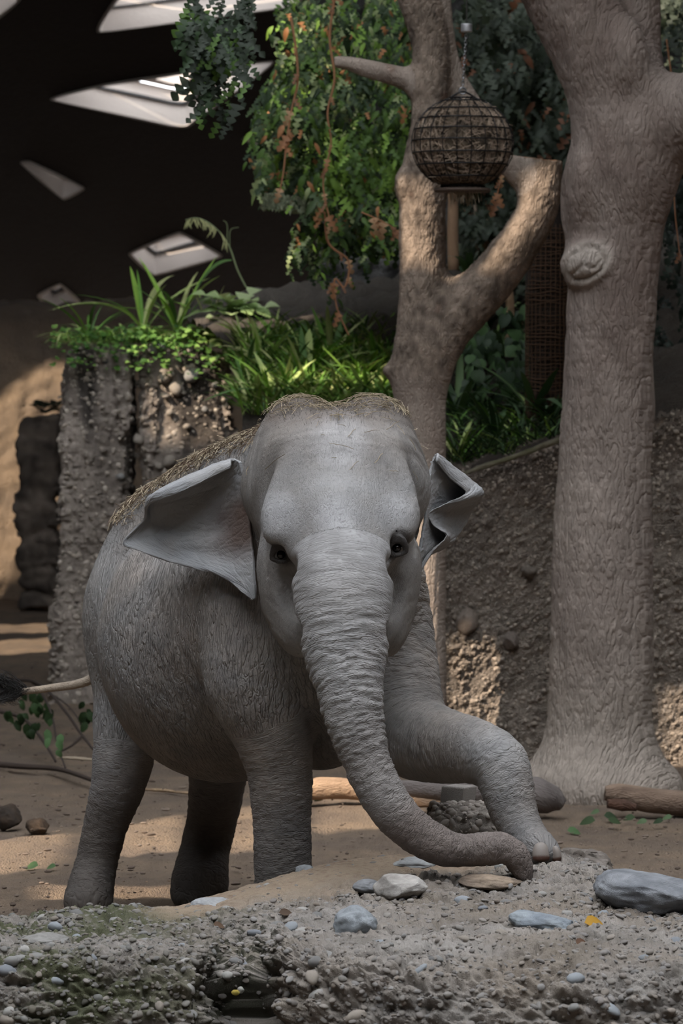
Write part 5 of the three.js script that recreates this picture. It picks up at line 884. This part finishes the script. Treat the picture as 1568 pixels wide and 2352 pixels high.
[['dark strap-leaved plant under the dead branch, upper one', 1085, 830, 12, .55], ['strap-leaved plant with blades over a tan stem', 1150, 870, 10, .55], ['strap-leaved plant at the foot of the netted trunk', 1225, 960, 12, .5], ['strap-leaved plant touching the bare dead trunk', 1052, 960, 11, .5], ['low strap-leaved plant at the middle of the wall top', 1140, 1010, 12, .4], ['upright strap leaves behind the fork of the dead tree', 1078, 640, 9, .5], ['strap-leaved plant close to the left side of the big tree', 1262, 965, 10, .33]].forEach(([l, x, y, n, len], i) => spray('strap_plant', l, 'plant', i === 5 ? at(x, y, 26.6) : onBank(x, y), n, len, dimBlade, 400 + i, { width: 1.4 }));
spray('grass_clump', 'fresh green tuft on the wall top right of the elephant head', 'grass', onBank(1052, 1055), 9, .32, GRASS, 520, { width: 1.3, spread: .5 });
// loose grass over the slope, one mass
{
  const r = rng(61), list = [], base = at(740, 900, 26); for (let i = 0; i < 2100; i++) { const x = mix(548, 912, r()), y = mix(770, 955, Math.pow(r(), .8)); const p = onBank(x, y); const a = r() * 6.283, l = .14 + .24 * r(), k = .3 + .9 * r(), c = GRASS[(r() * 5) | 0].color.toArray(), q = .55 + .6 * r(); list.push({ m: aim(p.sub(base), V(Math.cos(a) * k, 1, Math.sin(a) * k), V(-Math.cos(a), .6, -Math.sin(a)), V(l, l, l * (.5 + .6 * r()))), c: c.map((v) => v * q) }); }
  for (let i = 0; i < 700; i++) { const x = mix(1030, 1285, r()), y = mix(840, 1085 - (x - 1030) * .22, Math.sqrt(r())); const p = onBank(x, y), a = r() * 6.283, l = .1 + .2 * r(), k = .4 + r(), c = (r() < .3 ? GRASS : dimBlade)[(r() * 4) | 0].color.toArray(); list.push({ m: aim(p.sub(base), V(Math.cos(a) * k, 1, Math.sin(a) * k), V(-Math.cos(a), .6, -Math.sin(a)), V(l, l, l * .7)), c }); }
  const o = tag(instanced('grass', LEAF.strap[0], whiteLeaf, list), 'bright loose grass covering the slope behind the elephant', 'grass'); o.position.copy(base);
}
// the plants on top of the rock column
{
  const D = -columnBase.z, r = rng(71), top = (px) => at(px, 795 - 12 * Math.sin((px - 130) / 140), D - .05);
  const base = at(330, 800, D), list = [];
  for (let i = 0; i < 1300; i++) { const x = 130 + 470 * r(), dd = D + .1 + .9 * r(), p = at(x, 812 - 45 * r(), dd); p.y = pxY(795, D) + .02 + .05 * r(); const a = r() * 6.283, l = .1 + .24 * r() * r() + (x > 270 && x < 480 ? .12 * r() : 0), k = .4 + r(), q = .7 + .5 * r(); list.push({ m: aim(p.sub(base), V(Math.cos(a) * k, 1, Math.sin(a) * k), V(-Math.cos(a), .6, -Math.sin(a)), V(l, l, l * .6)), c: GRASS[(r() * 5) | 0].color.toArray().map((v) => v * q * 1.35) }); }
  tag(instanced('grass', LEAF.strap[1], whiteLeaf, list), 'mixed short grass on top of the tall rock column', 'grass').position.copy(base);
  const creep = thing('creeper', 'small round-leaved creeper trailing over the edge of the rock column', 'plant', base), cl = [];
  for (let i = 0; i < 480; i++) { const x = mix(118, 600, r()), hang = Math.pow(r(), 3) * 70, p = at(x, 800 - 55 * r() + hang - (x < 160 ? 10 : 0), D - .02 - .12 * r() + (hang > 8 ? .0 : .25 * r())); cl.push({ m: aim(p, V((r() - .5) * 2, -.2 + .4 * r(), .4 + r()), V((r() - .5) * .5, 1, .6), (.03 + .04 * r())), front: p.z }); }
  leaves(creep, cl, [...LEAF.round, LEAF.oval[0], LEAF.oval[1]], leafMats('#557a38', '#688c44', '#426232', '#86a858'), 260);
  [['feathery pale green plant on the right shoulder of the rock column', 555, 800, 16], ['feathery pale green plant higher up beside the tall grass stalk', 535, 735, 14]].forEach(([l, x, y, n], i) => { const b = at(x, y, D - .05), t = thing('lobed_plant', l, 'plant', b), q = rng(80 + i); for (let k = 0; k < n; k++) { const a = q() * 6.283, s = .26 + .14 * q(), o = mesh('leaf', LEAF.lobed[k % 3], PALE[k % 3], t); o.applyMatrix4(aim(V(0, .01 * k, 0), V(Math.cos(a), .25 + .3 * q(), Math.sin(a) * .8 + .3), V(0, 1, .3), V(s, s, s * 1.1))); } });
  [['tall bright blades on the rock column, left of the kite-shaped skylight', 330, 760, 9, .75], ['tallest blades on the rock column, in front of the kite-shaped skylight', 405, 760, 12, .62], ['sparse pale blades leaning left at the left shoulder of the column', 205, 780, 9, .5], ['blade clump right of the kite-shaped skylight', 480, 760, 9, .5]].forEach(([l, x, y, n, len], i) => { const b = at(x, y, D + .35); spray('grass_clump', l, 'grass', b, n, len, GRASS, 600 + i, { width: .65, spread: .6 }); });
  // the seeding stalk
  const sb = at(565, 660, D + .4), st = thing('grass_stalk', 'single tall grass stalk with drooping seed head against the dark roof', 'grass', sb), pts = [[565, 660], [545, 620], [528, 570], [510, 540], [480, 512], [450, 500], [425, 505]].map(([x, y]) => at(x, y, D + .4).sub(sb));
  const stMat = std({ color: '#7b8560', roughness: .8 }); mesh('stalk', tube(pts, [.008, .007, .005, .004, .003, .002], 6, 4), stMat, st);
  const cu = new THREE.CatmullRomCurve3(pts), seedMat = std({ color: '#9a9a6c', roughness: .8 }); for (let i = 0; i < 34; i++) { const p = cu.getPoint(.42 + .58 * i / 34), o = mesh('spikelet', LEAF.lance[0], seedMat, st); o.applyMatrix4(aim(p, V(-.9 + 1.8 * r() + .2, -1, .4 * r()), V(.3, .3, 1), V(.07 + .05 * r(), .05, .035))); }
  for (const [i0, q] of [[.34, [530, 527, 548, 522]], [.4, [520, 512, 512, 506]]]) { const p0 = cu.getPoint(i0); mesh('branchlet', tube([p0, at(q[0], q[1], D + .4).sub(sb), at(q[2], q[3], D + .4).sub(sb)], [.003, .002], 5, 4), stMat, st); }
  const o = mesh('blade', LEAF.strap[1], GRASS[3], st); o.applyMatrix4(aim(at(532, 598, D + .4).sub(sb), V(-.7, .0, .2), V(-.4, .9, .5), V(.34, .34, .7)));
  // tuft on the dark stump
  const b2 = onGround(78, 1392), tb = V(pxX(108, -b2.z), pxY(955, -b2.z) + .0, b2.z - .25), t2 = thing('small_plant', 'dark green tuft on the square rock stump', 'plant', tb), q2 = rng(91);
  for (let k = 0; k < 40; k++) { const a = q2() * 6.28, m2 = mesh('leaf', LEAF.oval[k % 2], DARK[k % 4], t2); m2.applyMatrix4(aim(V((q2() - .5) * .25, .02 + q2() * .12, (q2() - .5) * .2), V(Math.cos(a), .6, Math.sin(a)), V(0, 1, .4), .09 + .05 * q2())); }
}
// dry brown vines hanging in front of the climber
function vine(label, pts, d, seed, leafy, r0 = 3) {
  const P = pts.map(([x, y]) => at(x, y, d)), b = P[P.length - 1].clone(), t = thing('dry_vine', label, 'vine', b), r = rng(seed), m = std({ color: '#8a5f42', roughness: .9 }), loc = P.map((p) => p.clone().sub(b));
  mesh('stem', tube(loc, [r0 / pxm(d), r0 * .6 / pxm(d)], 6, 6), m, t); const c = new THREE.CatmullRomCurve3(loc), dry = leafMats('#94694a', '#b08d6c', '#7d5840');
  for (let i = 0; i < leafy; i++) { const p = c.getPoint(r()), o = mesh('leaf', LEAF.lobed[i % 3], dry[i % 3], t); o.applyMatrix4(aim(p, V((r() - .5) * 1.4, -1, .4), V((r() - .5), .3, 1), .05 + .08 * r())); }
  return t;
}
vine('dry vine with one big pale leaf, in front of the dark roof', [[668, 40], [680, 120], [683, 190], [668, 260], [658, 330], [650, 400], [642, 440]], 26.0, 1, 7);
vine('dry vine left of the pale stub branch, running down the climber', [[770, -20], [757, 90], [768, 180], [752, 260], [760, 330], [742, 420], [760, 520]], 26.1, 2, 10);
vine('lowest dry vine, ending on the grass slope', [[745, 480], [755, 560], [800, 600], [790, 660], [770, 640], [772, 700], [800, 770]], 26.3, 3, 9);
vine('dry twig with orange leaves touching the dead tree', [[830, 488], [870, 505], [905, 525], [925, 545]], 25.4, 4, 9, 2);
vine('dry orange leaves hanging right below the hay basket', [[1150, 395], [1148, 420], [1142, 445], [1140, 470]], 24.4, 5, 6, 2);
vine('thin dry vine at the right edge beside the big tree', [[1530, 90], [1545, 200], [1560, 320], [1548, 450], [1562, 600]], 26, 6, 3, 2);
// mossy branch stub that sticks out towards the roof
{
  const d = 26.6, o = log('branch', 'mossy grey branch stub sticking out toward the dark roof', 'branch', [[596, 463, d, 16], [640, 462, d, 20], [690, 476, d + .2, 17], [790, 486, d + .5, 14], [900, 500, d + 1, 12]], '#a3a792', '#6d6d60', 14);
  const b = o.position, r = rng(41), list = []; for (let i = 0; i < 420; i++) { const x = 600 + 110 * r(), p = at(x, 456 + (x - 600) * .13 + (r() - .5) * 34, d - .05 - .03 * r()).sub(b); list.push({ m: aim(p, V(r() - .5, -.3 - (x < 625 ? 1.2 : 0) * r(), .5 * r()), V(0, .4, 1), .02 + .03 * r()), c: mixc(lin('#a6ae90'), lin('#737a62'), r()) }); }
  instanced('moss', LEAF.lance[0], whiteLeaf, list, o);
}
// fallen leafy branch on the sand at the left
{
  const G = (x, y, h) => { const p = onGround(x, y); p.y += h; return p; }, b = onGround(110, 1800), t = thing('fallen_branch', 'cut leafy branch lying on the sand at the left', 'branch', b), m = std({ color: '#3a2f28', roughness: .9 }), S = (pts, r) => mesh('twig', tube(pts.map(([x, y, h]) => G(x, y, h).sub(b)), [r, r * .6], 7, 5), m, t);
  S([[-20, 1762, .02], [60, 1772, .03], [130, 1780, .04], [215, 1800, .02]], .022); S([[10, 1640, .25], [80, 1660, .3], [150, 1700, .2], [190, 1725, .1], [220, 1742, .04]], .014); S([[-10, 1698, .2], [50, 1715, .2], [100, 1745, .12], [128, 1770, .06]], .014); S([[90, 1680, .3], [115, 1710, .24], [135, 1755, .1], [150, 1778, .04]], .010); S([[65, 1655, .3], [110, 1665, .24], [160, 1690, .2], [195, 1706, .1]], .008); S([[187, 1727, .1], [160, 1736, .06], [130, 1740, .03]], .01);
  const r = rng(44), mats = leafMats('#27371f', '#304226', '#3a502e', '#5c7a50'); for (const [x, y, n] of [[25, 1640, 4], [50, 1665, 4], [85, 1670, 8], [80, 1690, 5], [108, 1690, 4], [20, 1712, 3], [40, 1725, 3], [62, 1745, 4], [55, 1722, 3], [110, 1725, 4], [85, 1740, 3], [110, 1770, 3], [135, 1778, 3], [200, 1700, 4], [205, 1712, 3]]) for (let k = 0; k < n; k++) { const o = mesh('leaf', LEAF.oval[k % 2], mats[y > 1760 ? 3 : (r() * 3) | 0], t); o.applyMatrix4(aim(G(x + (r() - .5) * 14, y + (r() - .5) * 10, .16 + .1 * r()).sub(b), V((r() - .5) * 1.2, -.9, .4 * r()), V((r() - .5) * .8, .3, 1), .058 + .035 * r())); }
}
// leaves lying about
function fallen(label, p, colour, size, seed, group, g = LEAF.oval[1], lift = .012, cat = 'leaf') { const r = rng(seed), o = tag(mesh('fallen_leaf', g, leafMat(colour, .7), scene), label, cat, group); o.applyMatrix4(aim(p.add(V(0, lift, 0)), V(r() < .5 ? -1 : 1, .05, (r() - .5) * .6), V((r() - .5) * .3, 1, .75), V(size, size * .8, size * 1.1))); return o; }
fallen('yellow leaf lying on the front rock beside the flat blue stone', onRock(1342, 2131), '#b0862f', .11, 6, null, LEAF.oval[1], .02);
fallen('curled brown leaf under the trunk bend', onRock(972, 2006), '#4a3527', .06, 2, null, LEAF.oval[1], .02); fallen('brown curled leaf on pale rock left of the cleft', onRock(490, 2136), '#5a4534', .055, 3, null, LEAF.oval[1], .02); fallen('dark brown leaf beside the upright blue stone', onRock(640, 2108), '#4d3c2e', .06, 4, null, LEAF.oval[0], .02); fallen('brown leaf below the yellow leaf on the rock', onRock(1318, 2176), '#5d4230', .06, 5, null, LEAF.oval[1], .02);
for (let i = 0; i < 8; i++) { const r = rng(800 + i); fallen('small green leaf scrap on the sand before the big tree', onGround(1330 + 230 * r(), 1868 + 26 * r()), ['#38492d', '#56694a', '#2f3f28'][i % 3], .05 + .06 * r(), 810 + i, 'green leaf scraps on the sand before the big tree'); }
for (let i = 0; i < 5; i++) { const r = rng(900 + i); fallen(['green leaf scrap on the sand below the smaller dung ball', 'green leaf scrap close to the left of the near hind foot', 'green leaf scrap on sunlit sand between the two hind legs', 'green leaf scrap on the sand behind the trunk, by the tan log', 'green leaf scrap on the sand right of the bent foreleg'][i], onGround([88, 128, 275, 745, 1302][i], [1993, 1995, 1976, 1838, 1912][i]), '#4f6a44', .06 + .03 * r(), 910 + i); }
// leaf crown added unseen above the big tree to shade its upper limbs
{
  const r = rng(51), list = [], B = bigTree.position; for (let i = 0; i < 2600; i++) { const a = r() * 6.283, q = Math.sqrt(r()), p = V(2.3 + Math.cos(a) * q * 2.3, 7.7 + (r() - .5) * 1.7, -22.6 + Math.sin(a) * q * 2.2).sub(B), s = .16 + .16 * r(); list.push({ m: aim(p, V(r() - .5, -.3 - r(), r() - .5), V(r() - .5, 1, r() - .5), s), c: lin(['#3a4c2b', '#2f4024', '#4a5e35'][i % 3]) }); }
  instanced('foliage', LEAF.oval[0], whiteLeaf, list, bigTree);
}
// litter of small clods and chips on the sand
{
  const r = rng(97), list = [], base = V(0, 0, -22); for (let i = 0; i < 2600; i++) { const d = 16.8 + 17 * Math.pow(r(), 1.5), x = (r() - .5) * d * .2, s = .005 + .012 * Math.pow(r(), 4); list.push({ m: new THREE.Matrix4().makeRotationY(r() * 6).setPosition(x, .012 + .05 * fbm(x * .9, 1.1, -d * .5, 4), -d + 22).scale(V(s * (1 + r()), s * .55, s)), c: lin(['#5a4d43', '#6c5e53', '#75675a', '#4c3f35'][i % 4]) }); }
  tag(instanced('litter', pebbleGeos[2], std({ color: '#ffffff' }), list), 'small clods and chips scattered over the sand', 'litter').position.copy(base);
}
renderer.render(scene, camera);
